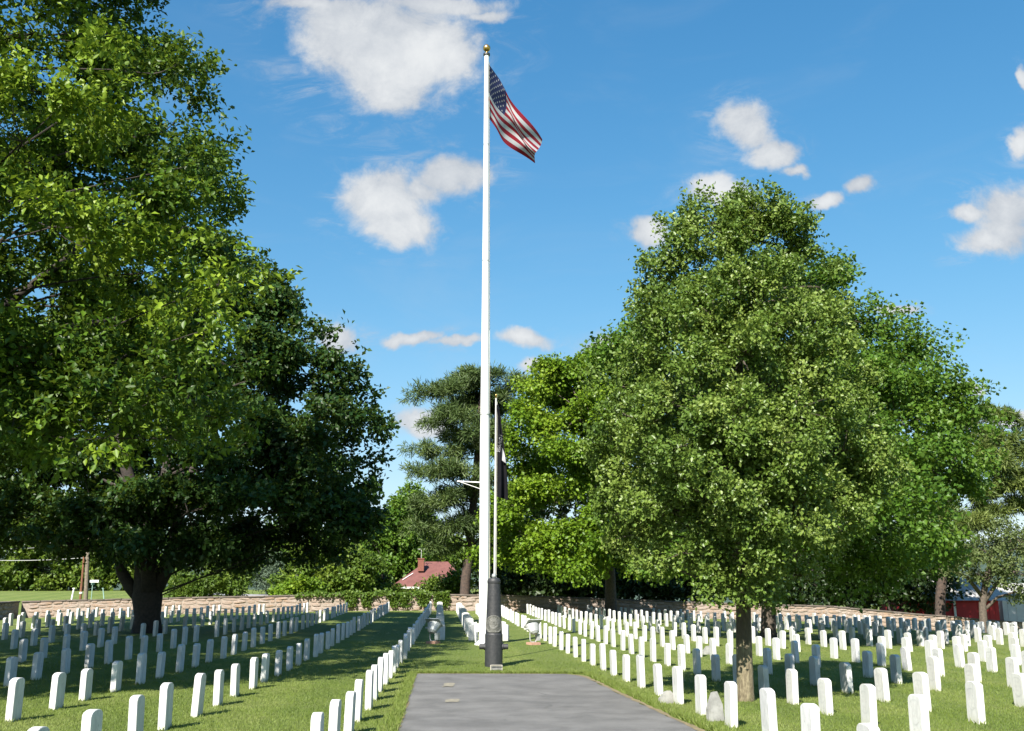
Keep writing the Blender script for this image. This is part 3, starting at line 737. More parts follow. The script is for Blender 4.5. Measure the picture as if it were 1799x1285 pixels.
# ------------------------------------------------------------------ trees
def unit(a): return a / np.maximum(np.linalg.norm(a, axis=1, keepdims=True), 1e-9)
def leaves(rg, P, A, N, L, Wd, fold=.25, droop=.15):
    """P base points, A leaf axes, N leaf normals, L lengths, Wd half widths"""
    A = unit(A); N = unit(N - A * (A * N).sum(1, keepdims=True)); B = np.cross(A, N)
    L = L[:, None]; W = Wd[:, None]
    v0 = P; v1 = P + A * L * .48 + B * W + N * W * fold; v3 = P + A * L * .48 - B * W + N * W * fold; v2 = P + A * L - N * L * droop
    n = len(P); V = np.stack([v0, v1, v2, v3], 1).reshape(-1, 3)
    b = np.arange(n) * 4
    Fc = np.concatenate([np.stack([b, b + 1, b + 2], 1), np.stack([b, b + 2, b + 3], 1)])
    return V, Fc
def crown_leaves(rg, lobes, n_leaves, clump_r, leafL, aspect, spray=14, flat=.65, up=.5, outw=.5, inner=.35, spray_r=.28, fold=.3, droop=.15, dens_pow=2.0, low=-.55, tip_tint=True, bough=.0, bright=()):
    """lobes: list of (centre, r, squash).  lobe > clump > spray > leaf.  Returns mesh arrays and clump centres per lobe."""
    ar = np.array([r ** dens_pow for _, r, _ in lobes]); ar /= ar.sum()
    PP, AA, NN, TT = [], [], [], []; clumps = []
    for li_, ((c, r, sq), fr) in enumerate(zip(lobes, ar)):
        c = np.array(c); nl = int(n_leaves * fr)
        ncl = max(5, int(1.9 * (r / clump_r) ** 2)); ncl = min(ncl, max(5, nl // (spray * 4)))
        d = unit(rg.normal(size=(ncl * 3, 3))); d = d[d[:, 2] > low][:ncl]; ncl = len(d)
        rad = r * np.where(rg.random(ncl) < inner, rg.uniform(.15, .7, ncl), rg.uniform(.72, 1.08, ncl))
        cc = c + d * rad[:, None] * np.array([1, 1, sq]); clumps.append(cc)
        ns = max(1, nl // (ncl * spray))
        lt = .5 - bough + (bough * 2.2 if li_ in bright else rg.normal(0, bough * .6 + 1e-6)); ct_ = rg.normal(lt, .15, ncl)  # sunlit and shaded boughs painted into the leaf tint, lobe by lobe
        ci = np.repeat(np.arange(ncl), ns)
        sd = unit(rg.normal(size=(len(ci), 3)) + d[ci] * .35 + np.array([0, 0, .25]))
        crr = clump_r * rg.uniform(.65, 1.25, ncl)
        srr = crr[ci] * rg.random(len(ci)) ** .42
        sc_ = cc[ci] + sd * srr[:, None] * np.array([1, 1, flat])
        tw = unit(sd * .9 + d[ci] * .6 + rg.normal(size=sd.shape) * .35)
        li = np.repeat(np.arange(len(ci)), spray)
        t = rg.uniform(-.6, 1, len(li))[:, None]
        p = sc_[li] + tw[li] * t * spray_r + rg.normal(size=(len(li), 3)) * spray_r * .33
        a = unit(tw[li] * .7 + rg.normal(size=p.shape) * .75 + np.array([0, 0, -.12]))
        nrm = unit(np.array([0, 0, 1.0]) * up + sd[li] * outw + rg.normal(size=p.shape) * .45)
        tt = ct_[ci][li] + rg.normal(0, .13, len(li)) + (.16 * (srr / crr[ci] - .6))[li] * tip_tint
        PP.append(p); AA.append(a); NN.append(nrm); TT.append(tt)
    P = np.concatenate(PP); A = np.concatenate(AA); N = np.concatenate(NN); T = np.clip(np.concatenate(TT), 0, 1)
    L = leafL * rg.uniform(.65, 1.25, len(P)); V, Fc = leaves(rg, P, A, N, L, L * aspect, fold, droop)
    return V, Fc, np.repeat(T, 4), clumps
def curve_pts(a, b, bend, n=6):
    a = Vector(a); b = Vector(b); m = (a + b) / 2 + Vector(bend)
    return [(1 - t) ** 2 * a + 2 * t * (1 - t) * m + t * t * b for t in np.linspace(0, 1, n)]

def tree(name, label, Y, base, trunk, lobes_px, n_leaves, leafL, aspect, lmat, bmat, seed, clump_r, cat='tree', group=None, limbs=(), sub=True, limb_k=.036, extra=(), xz=None, lobes3=None, outer=None, **kw):
    """trunk: list of (px, py, radius px); lobes_px: (px, py, radius px, metres nearer(-)/farther(+), squash)"""
    rg = np.random.default_rng(seed); rn = random.Random(seed)
    base = Vector(base); base.z = g1(base.x, base.y)
    root = empty(name, base, label, cat, group)
    bo = np.array(base)
    lobes = []
    for q in lobes_px:
        px, py, rp, dY = q[:4]; sq = q[4] if len(q) > 4 else .85
        p = at(px, py, Y + dY); r = rp * mpp(px, py, Y + dY); lobes.append((tuple(p), r, sq))
    if lobes3: lobes += lobes3
    if outer:
        ins = [i for i, q in enumerate(lobes) if outer(q)]; rest = [q for i, q in enumerate(lobes) if i not in ins]
        kw2 = dict(kw); kw2['bright'] = ()
        V, Fc, T, _ = crown_leaves(rg, rest, 42000, 1.1, .30, .34, **kw2)
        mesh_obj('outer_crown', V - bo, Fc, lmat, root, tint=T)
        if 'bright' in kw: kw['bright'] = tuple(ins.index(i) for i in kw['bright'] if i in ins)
        lobes = [lobes[i] for i in ins]
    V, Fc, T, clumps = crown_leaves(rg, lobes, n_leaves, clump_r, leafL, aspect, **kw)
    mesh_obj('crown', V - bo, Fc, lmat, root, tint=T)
    m = MB(); tp = []; tr = []
    if trunk:
        for (px, py, rp) in trunk: p = at(px, py, Y); tp.append(p); tr.append(rp * mpp(px, py, Y))
        tp[0] = Vector((tp[0].x, Y, g1(tp[0].x, Y) - .15))
        fl_ = [tp[0], tp[0] + (tp[1] - tp[0]) * min(.25, .5 / max(.1, (tp[1] - tp[0]).length))]
        tp = [fl_[0], fl_[1]] + tp[1:]; tr = [tr[0] * 1.35, tr[0]] + tr[1:]
        m.tube([p - base for p in tp], tr, 14)
        for lb in limbs:
            m.tube([at(px, py, Y + dy) - base for (px, py, rp, dy) in lb], [rp * mpp(px, py, Y) for (px, py, rp, dy) in lb], 9)
        m.build('trunk', bmat, root, smooth=True)
    if sub:
        m = MB()
        for (c, r, sq), cc in zip(lobes, clumps):
            c = Vector(c)
            if tp:
                zt = [p.z for p in tp]; k = min(range(min(3, len(tp) - 1), len(tp)), key=lambda i: abs(tp[i].z - (c.z - .35 * math.hypot(c.x - tp[i].x, c.y - tp[i].y))))
                s0 = tp[k] + Vector((0, 0, rn.uniform(-.3, .1))); rr0 = min(tr[k] * .5, max(.03, limb_k * r))
                pts = curve_pts(s0 - base, c - base, (rn.uniform(-.6, .6), rn.uniform(-.6, .6), .45 * r), 7)
                m.tube(pts, [rr0 * (1 - .65 * i / 6) for i in range(7)], 6)
            else: rr0 = limb_k * r
            for q in cc[:: max(1, len(cc) // 14)]:
                e = Vector(q) - base; s1 = c - base
                m.tube(curve_pts(s1, e, (rn.uniform(-.2, .2), rn.uniform(-.2, .2), -.08 * r), 4), [rr0 * .35, rr0 * .25, rr0 * .17, rr0 * .06], 4, cap=False)
        m.build('branches', bmat, root)
    return root

# near oak, trunk out of the frame on the left; only its right half hangs into view
def in_view(q):
    px, py, d = proj(*q[0]); r = q[1] * F / d
    return px + 1.9 * r > 0 and py + 1.6 * r > 0
oak_l = []
rg_ = random.Random(5)
for (px, py, rp, dy) in [(60, 60, 110, 0), (190, 60, 95, 1), (270, 130, 75, .5), (150, 180, 100, -2.5), (40, 250, 120, -3), (290, 230, 85, 1.5), (345, 290, 62, .5),
                         (200, 330, 110, -1.5), (90, 400, 110, -3), (320, 400, 80, 1), (255, 480, 90, -1), (385, 500, 66, -2.2), (360, 580, 70, -2.6), (130, 540, 110, 1.5),
                         (40, 640, 100, -3), (200, 640, 95, -2.5), (310, 660, 80, -2), (130, 720, 90, -3), (395, 640, 40, -1), (350, 730, 66, 0), (240, 760, 80, .5), (60, 780, 90, 1),
                         (-90, 150, 150, 0), (-90, 420, 160, -1), (-80, 650, 150, 0), (160, 10, 120, 3), (100, 300, 120, 4), (220, 440, 110, 4), (-260, 250, 190, 0), (-300, 550, 190, 1), (-170, -60, 170, 1), (90, -60, 110, 1),
                         (-250, 400, 160, -6), (-250, 420, 160, 6), (-60, 250, 150, 6), (-420, 330, 170, 0), (-420, 560, 150, -3), (30, -130, 130, 0), (150, -120, 110, 2), (-60, -230, 150, 0), (90, -250, 120, 2), (-200, -330, 170, 1), (0, -380, 130, 1), (-120, 820, 110, 2), (120, 770, 80, -3.5), (230, 720, 80, -3), (300, 770, 60, -2), (20, 760, 90, -4), (330, 700, 70, 2.5), (230, 600, 90, 2.5), (0, 700, 110, 4), (150, 640, 100, 5), (290, 560, 90, 4), (320, 330, 80, 4), (120, 60, 110, 3.5), (220, 130, 100, 3), (70, 160, 110, 4), (260, 250, 90, 3.5), (150, 250, 110, 2.5), (30, 330, 110, 2), (60, 480, 110, 2), (300, 470, 80, 3.5), (180, 560, 100, 3)]:
    oak_l.append((px, py, rp * 1.0, dy, .74))
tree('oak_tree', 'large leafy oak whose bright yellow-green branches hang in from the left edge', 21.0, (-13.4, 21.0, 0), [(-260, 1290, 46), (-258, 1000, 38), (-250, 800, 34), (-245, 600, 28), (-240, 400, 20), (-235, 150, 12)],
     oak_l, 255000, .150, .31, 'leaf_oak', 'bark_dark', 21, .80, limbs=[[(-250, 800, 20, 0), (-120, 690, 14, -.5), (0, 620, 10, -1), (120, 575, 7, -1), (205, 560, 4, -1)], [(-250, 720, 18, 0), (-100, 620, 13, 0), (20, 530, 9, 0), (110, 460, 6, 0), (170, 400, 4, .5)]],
     lobes3=[((-10.3, 15.6, 5.4), 2.0, .7), ((-12.3, 14.6, 7.2), 2.4, .75), ((-9.9, 17.6, 5.6), 1.7, .7), ((-14.2, 15.2, 9.2), 2.6, .75), ((-11.8, 17.2, 8.6), 2.3, .75), ((-13.0, 16.2, 5.2), 2.0, .6), ((-15.5, 17, 6.2), 2.2, .6), ((-12.2, 18.8, 4.9), 1.9, .6), ((-15, 20, 5), 2.2, .5), ((-18, 19, 9), 3.0, .7), ((-20, 23, 8), 3.2, .7), ((-18, 25, 10), 3.2, .7), ((-19, 21, 13), 3.2, .7), ((-16, 27, 9), 2.8, .7), ((-22, 27, 9), 3.2, .7), ((-16, 23, 12), 3.2, .7), ((-23, 21, 7), 3.0, .7), ((-17.5, 15, 6.5), 2.6, .7), ((-19.5, 33, 8), 2.8, .7), ((-21, 30, 11), 3.2, .7), ((-22, 33, 9), 3.0, .7), ((-18.5, 29, 7), 2.6, .6)], spray_r=.24, up=.75, outw=.4, inner=.25, low=-.7, flat=.52, bough=.19, outer=in_view, bright=(0, 3, 4, 8, 10, 11, 12, 1))  # listed bright lobes tinted as if sunlit, the others darkened as if shaded

# big dark maple with the forked trunk
ml = [(330, 560, 95, 0), (440, 520, 62, 0), (500, 560, 62, 1), (535, 600, 44, -1), (470, 660, 80, -1), (560, 680, 55, 0), (620, 735, 48, 0), (655, 742, 26, .5), (500, 770, 90, -2), (590, 800, 52, 2),
      (610, 870, 52, 0), (560, 910, 70, -2), (630, 920, 36, -1), (480, 900, 90, -3), (400, 800, 110, -3), (330, 900, 90, -4), (440, 960, 66, 1), (540, 965, 44, 1), (250, 900, 80, -3), (160, 880, 90, -2), (60, 900, 80, 0), (20, 820, 80, 1),
      (120, 760, 100, 2), (240, 700, 130, 3), (350, 680, 130, 4), (200, 940, 62, -3), (120, 950, 40, 0), (300, 960, 55, -2), (390, 960, 60, 3), (-40, 880, 80, 0), (420, 620, 90, 4), (480, 830, 100, 5), (300, 850, 100, 6), (170, 820, 90, 6), (-60, 720, 110, 2), (260, 560, 120, 0), (150, 620, 110, 0),(585, 585, 22, 0),(380, 480, 60, 1)]
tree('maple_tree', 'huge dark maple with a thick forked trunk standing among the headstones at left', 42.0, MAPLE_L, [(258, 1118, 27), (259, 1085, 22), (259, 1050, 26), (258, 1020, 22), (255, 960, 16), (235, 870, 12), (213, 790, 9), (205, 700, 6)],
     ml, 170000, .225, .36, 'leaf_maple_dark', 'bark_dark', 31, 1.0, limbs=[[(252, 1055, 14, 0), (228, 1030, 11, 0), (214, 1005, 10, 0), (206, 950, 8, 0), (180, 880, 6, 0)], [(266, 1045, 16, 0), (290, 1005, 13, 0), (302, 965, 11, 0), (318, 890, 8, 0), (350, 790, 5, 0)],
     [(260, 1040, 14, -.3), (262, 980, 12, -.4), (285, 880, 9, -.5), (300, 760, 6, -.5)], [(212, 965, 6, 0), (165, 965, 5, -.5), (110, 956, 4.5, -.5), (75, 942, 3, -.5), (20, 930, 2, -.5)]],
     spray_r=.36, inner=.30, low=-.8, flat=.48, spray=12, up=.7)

# pear tree on the right
pr = [(1335, 372, 50, 0, 1.0), (1370, 410, 40, .2, 1), (1245, 395, 44, 0, 1.1), (1210, 420, 42, -.3, 1), (1300, 430, 62, -.3, 1), (1390, 455, 50, .3, 1), (1180, 500, 54, .2, 1), (1250, 510, 70, -.8, 1), (1340, 520, 76, -.9, 1), (1420, 530, 58, 0, 1),
      (1150, 580, 52, 0, 1), (1210, 610, 80, -1.1, .95), (1310, 620, 90, -1.3, .95), (1410, 620, 78, -.8, .95), (1480, 610, 52, .2, .95), (1100, 680, 56, .1, .9), (1180, 710, 90, -1.2, .9), (1290, 730, 100, -1.7, .9), (1400, 720, 92, -1.3, .9), (1500, 690, 60, 0, .9),
      (1080, 770, 58, 0, .9), (1150, 800, 84, -1.0, .85), (1260, 830, 95, -1.8, .85), (1380, 820, 95, -1.6, .85), (1480, 790, 78, -.5, .85), (1535, 830, 40, .2, .85), (1085, 860, 58, 0, .85), (1170, 890, 78, -1.0, .8), (1290, 920, 86, -1.6, .8), (1400, 900, 86, -1.2, .8), (1490, 880, 70, 0, .8),
      (1110, 940, 58, .1, .75), (1200, 970, 66, -1.0, .7), (1300, 985, 66, -1.3, .7), (1400, 975, 62, -.8, .7), (1250, 1025, 52, -.9, .6), (1340, 1035, 52, -1.0, .6), (1400, 1010, 30, -.4, .6), (1300, 560, 90, 1.0, 1), (1250, 700, 100, 1.3, 1), (1390, 690, 95, 1.2, 1), (1200, 820, 95, 1.6, .9), (1310, 840, 100, 2.0, .9), (1430, 830, 95, 1.4, .9), (1300, 950, 90, 1.4, .7), (1300, 480, 70, .8, 1), (1285, 410, 46, 0, 1), (1165, 545, 46, -.4, 1), (1440, 580, 50, -.4, 1), (1125, 630, 46, -.3, 1), (1460, 650, 56, -.5, 1), (1100, 730, 50, -.5, 1), (1520, 745, 46, -.1, 1), (1530, 790, 40, -.1, 1), (1060, 820, 34, 0, 1), (1520, 870, 44, 0, 1), (1075, 905, 42, 0, 1), (1480, 935, 46, 0, .8), (1130, 985, 40, 0, .7), (1250, 560, 80, -1.1, 1), (1360, 570, 80, -1.1, 1), (1240, 770, 90, -1.9, .9), (1340, 780, 90, -2.0, .9), (1220, 860, 80, -1.7, .9), (1420, 860, 70, -1.5, .9), (1340, 930, 70, -1.8, .8), (1200, 430, 50, .1, 1), (1400, 435, 50, .1, 1), (1232, 378, 34, 0, 1), (1385, 392, 40, 0, 1), (1440, 505, 48, .2, 1), (1165, 480, 44, 0, 1), (1300, 400, 50, .3, 1)]
tree('pear_tree', 'full cone-shaped pear tree with glossy leaves growing beside the first row on the right', PEAR.y, PEAR, [(1310, 1236, 15), (1307, 1130, 14), (1306, 1060, 13), (1304, 980, 12), (1303, 850, 10), (1300, 700, 8), (1296, 550, 5), (1305, 420, 3)],
     [(a, b, c * .87, d, e) for a, b, c, d, e in pr], 190000, .074, .36, 'leaf_pear', 'bark_pear', 41, .30, spray_r=.12, inner=.36, low=-.75, flat=.85, spray=10, up=.3, outw=.55, limb_k=.05)

# bright maple in the middle, large maple behind the pear
mb = [(985, 650, 46, 0), (945, 680, 36, 0), (1040, 670, 44, 1), (950, 740, 46, -1), (1010, 740, 56, -2), (1070, 740, 56, -1), (920, 800, 42, 1), (990, 810, 46, -2.5), (1060, 830, 60, -2), (905, 890, 48, -2), (960, 880, 48, -3), (920, 940, 46, -2.5), (870, 920, 34, -1), (985, 950, 46, -4), (1050, 950, 55, -4.5), (1020, 985, 40, -5),
      (1100, 900, 70, -3), (1130, 780, 80, -1), (1120, 680, 60, 2), (1000, 700, 70, 4), (1010, 840, 80, 5), (1090, 970, 50, -3), (960, 985, 30, -3), (880, 970, 36, 0), (1130, 980, 50, -3), (1060, 640, 40, 3), (925, 845, 34, 3)]
tree('maple_tree', 'bright yellow-green maple standing between the flagpole and the pear tree', 62.0, (5.9, 62.0, 0), [(1073, 1076, 11), (1072, 1010, 9), (1065, 940, 8), (1050, 850, 6), (1030, 740, 4)], [(a, b, c, d, .7) for a, b, c, d in mb],
     105000, .215, .42, 'leaf_maple_bright', 'bark_grey', 51, 1.05, spray_r=.45, spray=12, inner=.28, flat=.5, up=.8, low=-.7)
mr = [(1350, 520, 80, 0), (1250, 560, 80, 0), (1130, 620, 60, 0), (1085, 620, 34, 0), (1450, 540, 70, 0), (1520, 570, 46, -1), (1580, 610, 54, 0), (1625, 620, 34, 0), (1530, 660, 80, -3), (1620, 690, 58, -1), (1670, 700, 40, 0), (1580, 740, 80, -4), (1660, 770, 50, 0), (1712, 735, 34, 0), (1640, 830, 66, -3),
      (1560, 850, 70, -5), (1670, 850, 40, -1), (1500, 800, 90, -4), (1600, 920, 60, -3), (1520, 940, 70, -5), (1640, 960, 46, -1), (1450, 950, 70, -4), (1570, 1000, 44, -3), (1480, 1010, 44, -4), (1200, 720, 110, 2), (1350, 700, 140, 2), (1450, 700, 120, 0), (1150, 880, 90, 0), (1250, 960, 70, -3), (1350, 900, 130, -5), (1180, 970, 50, -2), (1300, 830, 140, 5), (1480, 850, 120, 6), (1600, 790, 80, 5), (1480, 900, 60, -8), (1560, 890, 55, -8), (1420, 920, 60, -9), (1500, 860, 60, -8)]
tree('maple_tree', 'large mid-green maple spreading behind the pear tree', 42.0, MAPLE_R, [(1350, 1122, 14), (1350, 1060, 12), (1350, 980, 11), (1350, 860, 9), (1350, 720, 6)], [(a, b, c, d, .72) for a, b, c, d in mr],
     150000, .175, .42, 'leaf_maple_mid', 'bark_grey', 61, 1.05, spray_r=.42, spray=12, inner=.28, flat=.55, up=.6, low=-.75)

# pines
def pine(name, label, Y, base, trunk, plates, n, lmat, seed, L=.42, **kw):
    return tree(name, label, Y, base, trunk, plates, n, L, .065, lmat, 'bark_pine', seed, kw.pop('clump_r', .75), spray_r=.30, spray=16, inner=.3, flat=.45, up=.15, outw=.3, fold=0, droop=.05, low=-.5, limb_k=.06, **kw)
pc = [(830, 660, 42, 0), (870, 670, 40, 0), (800, 690, 34, 0), (760, 690, 26, -.5), (738, 697, 16, 0), (880, 710, 38, 1), (810, 735, 42, -1), (770, 745, 26, 0), (850, 770, 46, -1.5), (880, 800, 36, 0), (780, 800, 30, 0), (745, 790, 24, 0), (735, 832, 20, 0), (775, 830, 34, -1), (820, 830, 40, -2), (860, 860, 42, 0), (800, 880, 40, -1),
      (760, 890, 34, 0), (790, 930, 40, -1), (745, 930, 30, 0), (830, 920, 36, 1), (770, 965, 30, 0), (880, 750, 36, 2), (905, 680, 22, 1), (840, 715, 50, 2), (850, 940, 40, 2), (800, 770, 34, 2)]
pine('pine_tree', 'tall dark pine with layered branches standing behind the flagpole', 66.6, (-3.1, 66.6, 0), [(815, 1072, 9), (818, 1020, 8.5), (826, 960, 7.5), (832, 880, 6.5), (840, 780, 5), (846, 680, 3)], [(a, b, c * .86, d, .42) for a, b, c, d in pc], 62000, 'leaf_pine', 71)
pr2 = [(1690, 740, 34, 0), (1720, 725, 26, 0), (1755, 735, 24, 0), (1780, 770, 24, 0), (1700, 790, 36, 0), (1740, 810, 30, -1), (1790, 800, 26, 0), (1680, 850, 34, 0), (1730, 870, 34, -1), (1780, 860, 32, 0), (1650, 900, 32, 0), (1700, 920, 40, -1), (1640, 960, 30, 0), (1680, 980, 34, -1), (1810, 840, 30, 0), (1830, 780, 30, 0), (1600, 960, 30, 1), (1720, 770, 30, 0), (1760, 790, 22, 0), (1765, 830, 26, 0), (1800, 750, 18, 0), (1740, 900, 30, 0), (1790, 890, 26, 0), (1620, 920, 30, 0), (1660, 930, 30, -1)]
pine('pine_tree', 'yellowish open-branched pine at the right edge behind the wall', 68.8, (27.5, 68.8, 0), [(1650, 1098, 9), (1652, 1050, 8.5), (1660, 960, 7), (1668, 860, 5.5), (1680, 760, 3.5)], [(a, b, c * .8, d, .30) for a, b, c, d in pr2], 42000, 'leaf_pine_yellow', 72, L=.5, clump_r=.6)

# twiggy olive tree in front of the red barn
tree('scrubby_tree', 'thin scrubby olive-green tree in front of the red barn at right', 64.5, (at(1728, 1100, 64.5).x, 64.5, 0), [(1728, 1108, 7), (1726, 1060, 6), (1732, 1020, 5), (1742, 980, 3.5)],
     [(1745, 960, 44, 0), (1790, 950, 44, 0), (1690, 965, 40, 0), (1760, 1000, 44, -1), (1800, 1010, 44, 0), (1670, 1000, 30, 0), (1720, 1010, 34, -1), (1820, 960, 40, 0), (1790, 1045, 24, 0)], 9500, .20, .3, 'leaf_olive', 'bark_grey', 73, .55, spray_r=.3, spray=10, inner=.4,
     limbs=[[(1728, 1060, 4, 0), (1755, 1020, 3, 0), (1790, 1000, 2, 0)], [(1727, 1050, 4, 0), (1700, 1015, 3, 0), (1670, 1000, 2, 0)], [(1727, 1075, 3, 0), (1752, 1050, 2.5, 0), (1785, 1040, 1.5, 0)]])

# trees and shrubs beyond the wall
def bush(name, label, Y, lobes, n, L, mat, seed, cat='shrub', group=None, cr=.8, asp=.36, trunk=None, **kw):
    x = sum(q[0] for q in lobes) / len(lobes); b = at(x, 1050, Y)
    return tree(name, label, Y, (b.x, Y, 0), trunk or [(x, 1056, 4), (x, 1030, 3), (x, 1010, 2)], [tuple(q) + ((0,) if len(q) == 3 else ()) for q in lobes], n, L, asp, mat, 'bark_dark', seed, cr, cat=cat, group=group, spray_r=kw.pop('spray_r', .4), spray=12, **kw)
bush('tree', 'rounded green tree beyond the wall left of the red-roofed house', 98, [(705, 890, 34), (685, 930, 40), (730, 920, 36), (650, 950, 44), (700, 960, 40), (640, 1000, 40), (740, 950, 26), (705, 1000, 30), (735, 985, 26), (680, 1020, 20), (610, 1000, 34), (665, 1005, 34), (690, 930, 50, 4)], 26000, .36, 'leaf_maple_mid', 81, 'tree', 'trees beyond the wall', 1.3, low=-.9)
bush('tree', 'leafy yellow-green young tree just behind the wall under the dark maple', 80, [(560, 985, 34), (530, 1005, 32), (590, 990, 30), (555, 1022, 36), (610, 1015, 34), (510, 1030, 24), (635, 1000, 28), (600, 1040, 22)], 16000, .32, 'leaf_shrub', 82, 'tree', 'trees beyond the wall', 1.0, low=-.9)
bush('shrub', 'bright yellow-green shrub on top of the wall left of the ivy', 72, [(520, 1038, 18), (500, 1042, 14), (545, 1040, 16)], 6000, .22, 'leaf_maple_bright', 83, 'shrub', 'shrubs behind the wall', .5, low=-.9)
bush('shrub', 'feathery pale green shrub behind the wall right of the forked trunk', 78, [(330, 1022, 28), (370, 1015, 34), (405, 1018, 30), (350, 1035, 20), (395, 1040, 20), (318, 1040, 18), (425, 1000, 20), (375, 990, 18)], 14000, .26, 'leaf_shrub', 84, 'shrub', 'shrubs behind the wall', .6, asp=.2, low=-.9)
bush('spruce_shrub', 'dull blue-green evergreen shrub in the gap beyond the wall', 88, [(470, 1005, 26), (495, 990, 24), (455, 1020, 18), (480, 1022, 18), (440, 1000, 18), (500, 1015, 18), (450, 985, 22)], 9000, .26, 'leaf_spruce', 85, 'shrub', 'shrubs behind the wall', .7, asp=.15, low=-.9)
bush('tree', 'dense green thicket on the slope at the far left', 112, [(30, 985, 46), (80, 975, 50), (130, 985, 44), (180, 990, 42), (20, 945, 44), (70, 940, 40), (130, 955, 40), (-10, 1000, 40), (215, 1000, 36), (55, 1008, 34), (110, 1010, 34), (165, 1012, 30), (190, 960, 40), (0, 1015, 30), (215, 1012, 26), (10, 1024, 20), (45, 1024, 20), (85, 1026, 18), (125, 1026, 18), (165, 1026, 18), (205, 1027, 18), (245, 1024, 22), (285, 1022, 24), (255, 1000, 30)], 34000, .40, 'leaf_shrub', 86, 'tree', 'trees beyond the wall', 1.4, low=-.95)
bush('tree', 'tall green tree rising behind the thicket at the left edge', 135, [(20, 900, 60), (90, 910, 50), (160, 930, 46), (-30, 860, 60), (60, 870, 50), (220, 950, 44), (280, 970, 44)], 20000, .5, 'leaf_maple_mid', 87, 'tree', 'trees beyond the wall', 1.8, low=-.9)
bush('tree', 'dark green tree beyond the shrubs right of the forked trunk', 125, [(330, 985, 40), (390, 970, 44), (450, 960, 40), (520, 960, 44), (300, 1000, 30), (580, 950, 40)], 16000, .45, 'leaf_maple_mid', 88, 'tree', 'trees beyond the wall', 1.6, low=-.9)
bush('tree', 'green tree rising directly behind the red-roofed house', 128, [(790, 965, 34), (830, 970, 40), (760, 960, 34), (870, 960, 40), (800, 1000, 34)], 12000, .45, 'leaf_shrub', 89, 'tree', 'trees beyond the wall', 1.6, low=-.9)
bush('shrub', 'leafy green shrub in front of the red roof beside the pine trunk', 71, [(752, 1040, 8), (780, 1034, 10), (766, 1040, 10), (797, 1038, 12), (735, 1046, 7), (800, 1016, 8)], 7000, .20, 'leaf_shrub', 90, 'shrub', 'shrubs behind the wall', .5, low=-.9)
bush('shrub', 'yellow-green shrub at the left corner of the red-roofed house', 82, [(680, 1030, 14), (668, 1036, 16), (690, 1040, 9), (655, 1040, 14)], 6000, .25, 'leaf_shrub', 91, 'shrub', 'shrubs behind the wall', .5, low=-.9)
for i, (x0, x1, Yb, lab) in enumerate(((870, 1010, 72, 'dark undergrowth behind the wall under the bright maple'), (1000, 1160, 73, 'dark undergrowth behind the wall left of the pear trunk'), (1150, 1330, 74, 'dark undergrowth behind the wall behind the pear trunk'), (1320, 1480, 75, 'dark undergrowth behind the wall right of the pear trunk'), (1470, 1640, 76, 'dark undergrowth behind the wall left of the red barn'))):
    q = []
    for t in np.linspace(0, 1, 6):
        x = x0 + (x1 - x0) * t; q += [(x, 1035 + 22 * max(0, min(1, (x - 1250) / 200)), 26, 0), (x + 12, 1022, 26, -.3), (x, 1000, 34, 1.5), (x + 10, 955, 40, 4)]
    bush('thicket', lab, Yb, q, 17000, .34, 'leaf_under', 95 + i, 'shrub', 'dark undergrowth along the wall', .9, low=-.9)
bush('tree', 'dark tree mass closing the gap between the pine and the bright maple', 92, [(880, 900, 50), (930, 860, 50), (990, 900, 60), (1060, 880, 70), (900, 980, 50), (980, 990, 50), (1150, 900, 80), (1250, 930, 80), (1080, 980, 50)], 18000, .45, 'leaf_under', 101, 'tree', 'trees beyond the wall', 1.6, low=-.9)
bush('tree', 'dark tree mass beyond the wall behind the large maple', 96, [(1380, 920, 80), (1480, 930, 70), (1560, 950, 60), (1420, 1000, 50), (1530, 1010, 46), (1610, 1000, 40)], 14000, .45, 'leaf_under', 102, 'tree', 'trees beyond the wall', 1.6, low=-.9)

# ivy along the wall top
rg = np.random.default_rng(5)
ivy = empty('ivy', (-4.0, wall_y(-4.0), g1(-4.0, wall_y(-4)) + .9), 'green ivy creeping along and hanging over the wall left of the pine', 'ivy')
n = 6000; xx = rg.uniform(-13.2, -3.9, n); yy = wall_y(xx) + rg.normal(0, .22, n); zz = gz(xx, yy) + .95 + np.abs(rg.normal(0, .075, n)) * (1 + .6 * np.sin(xx * 3))
hang = rg.random(n) < .30; cl = np.array([-9.8, -8.9, -7.2, -6.6, -5.4, -4.5, -4.2]); hx = cl[rg.integers(0, 7, n)] + rg.normal(0, .16, n)
xx = np.where(hang, hx, xx); yy = np.where(hang, wall_y(hx) - .36 - rg.random(n) * .06, yy); zz = np.where(hang, gz(xx, yy) + 1.0 - rg.random(n) ** 1.6 * .7, zz)
P = np.stack([xx, yy, zz], 1); V, Fc = leaves(rg, P, rg.normal(size=(n, 3)) + [0, -.4, -.4], rg.normal(size=(n, 3)) * .5 + [0, -.7, .7], np.full(n, .17), np.full(n, .07))
mesh_obj('leaves', V - np.array(ivy.location), Fc, 'leaf_shrub', ivy, tint=np.repeat(np.clip(rg.normal(.4, .2, n), 0, 1), 4))
m = MB()
for c0 in cl: m.tube([(c0 + 4, wall_y(c0) - wall_y(-4.0) - .33, .1), (c0 + 4.05, wall_y(c0) - wall_y(-4.0) - .34, -.6)], .012, 4)
m.build('vines', 'bark_dark', ivy)

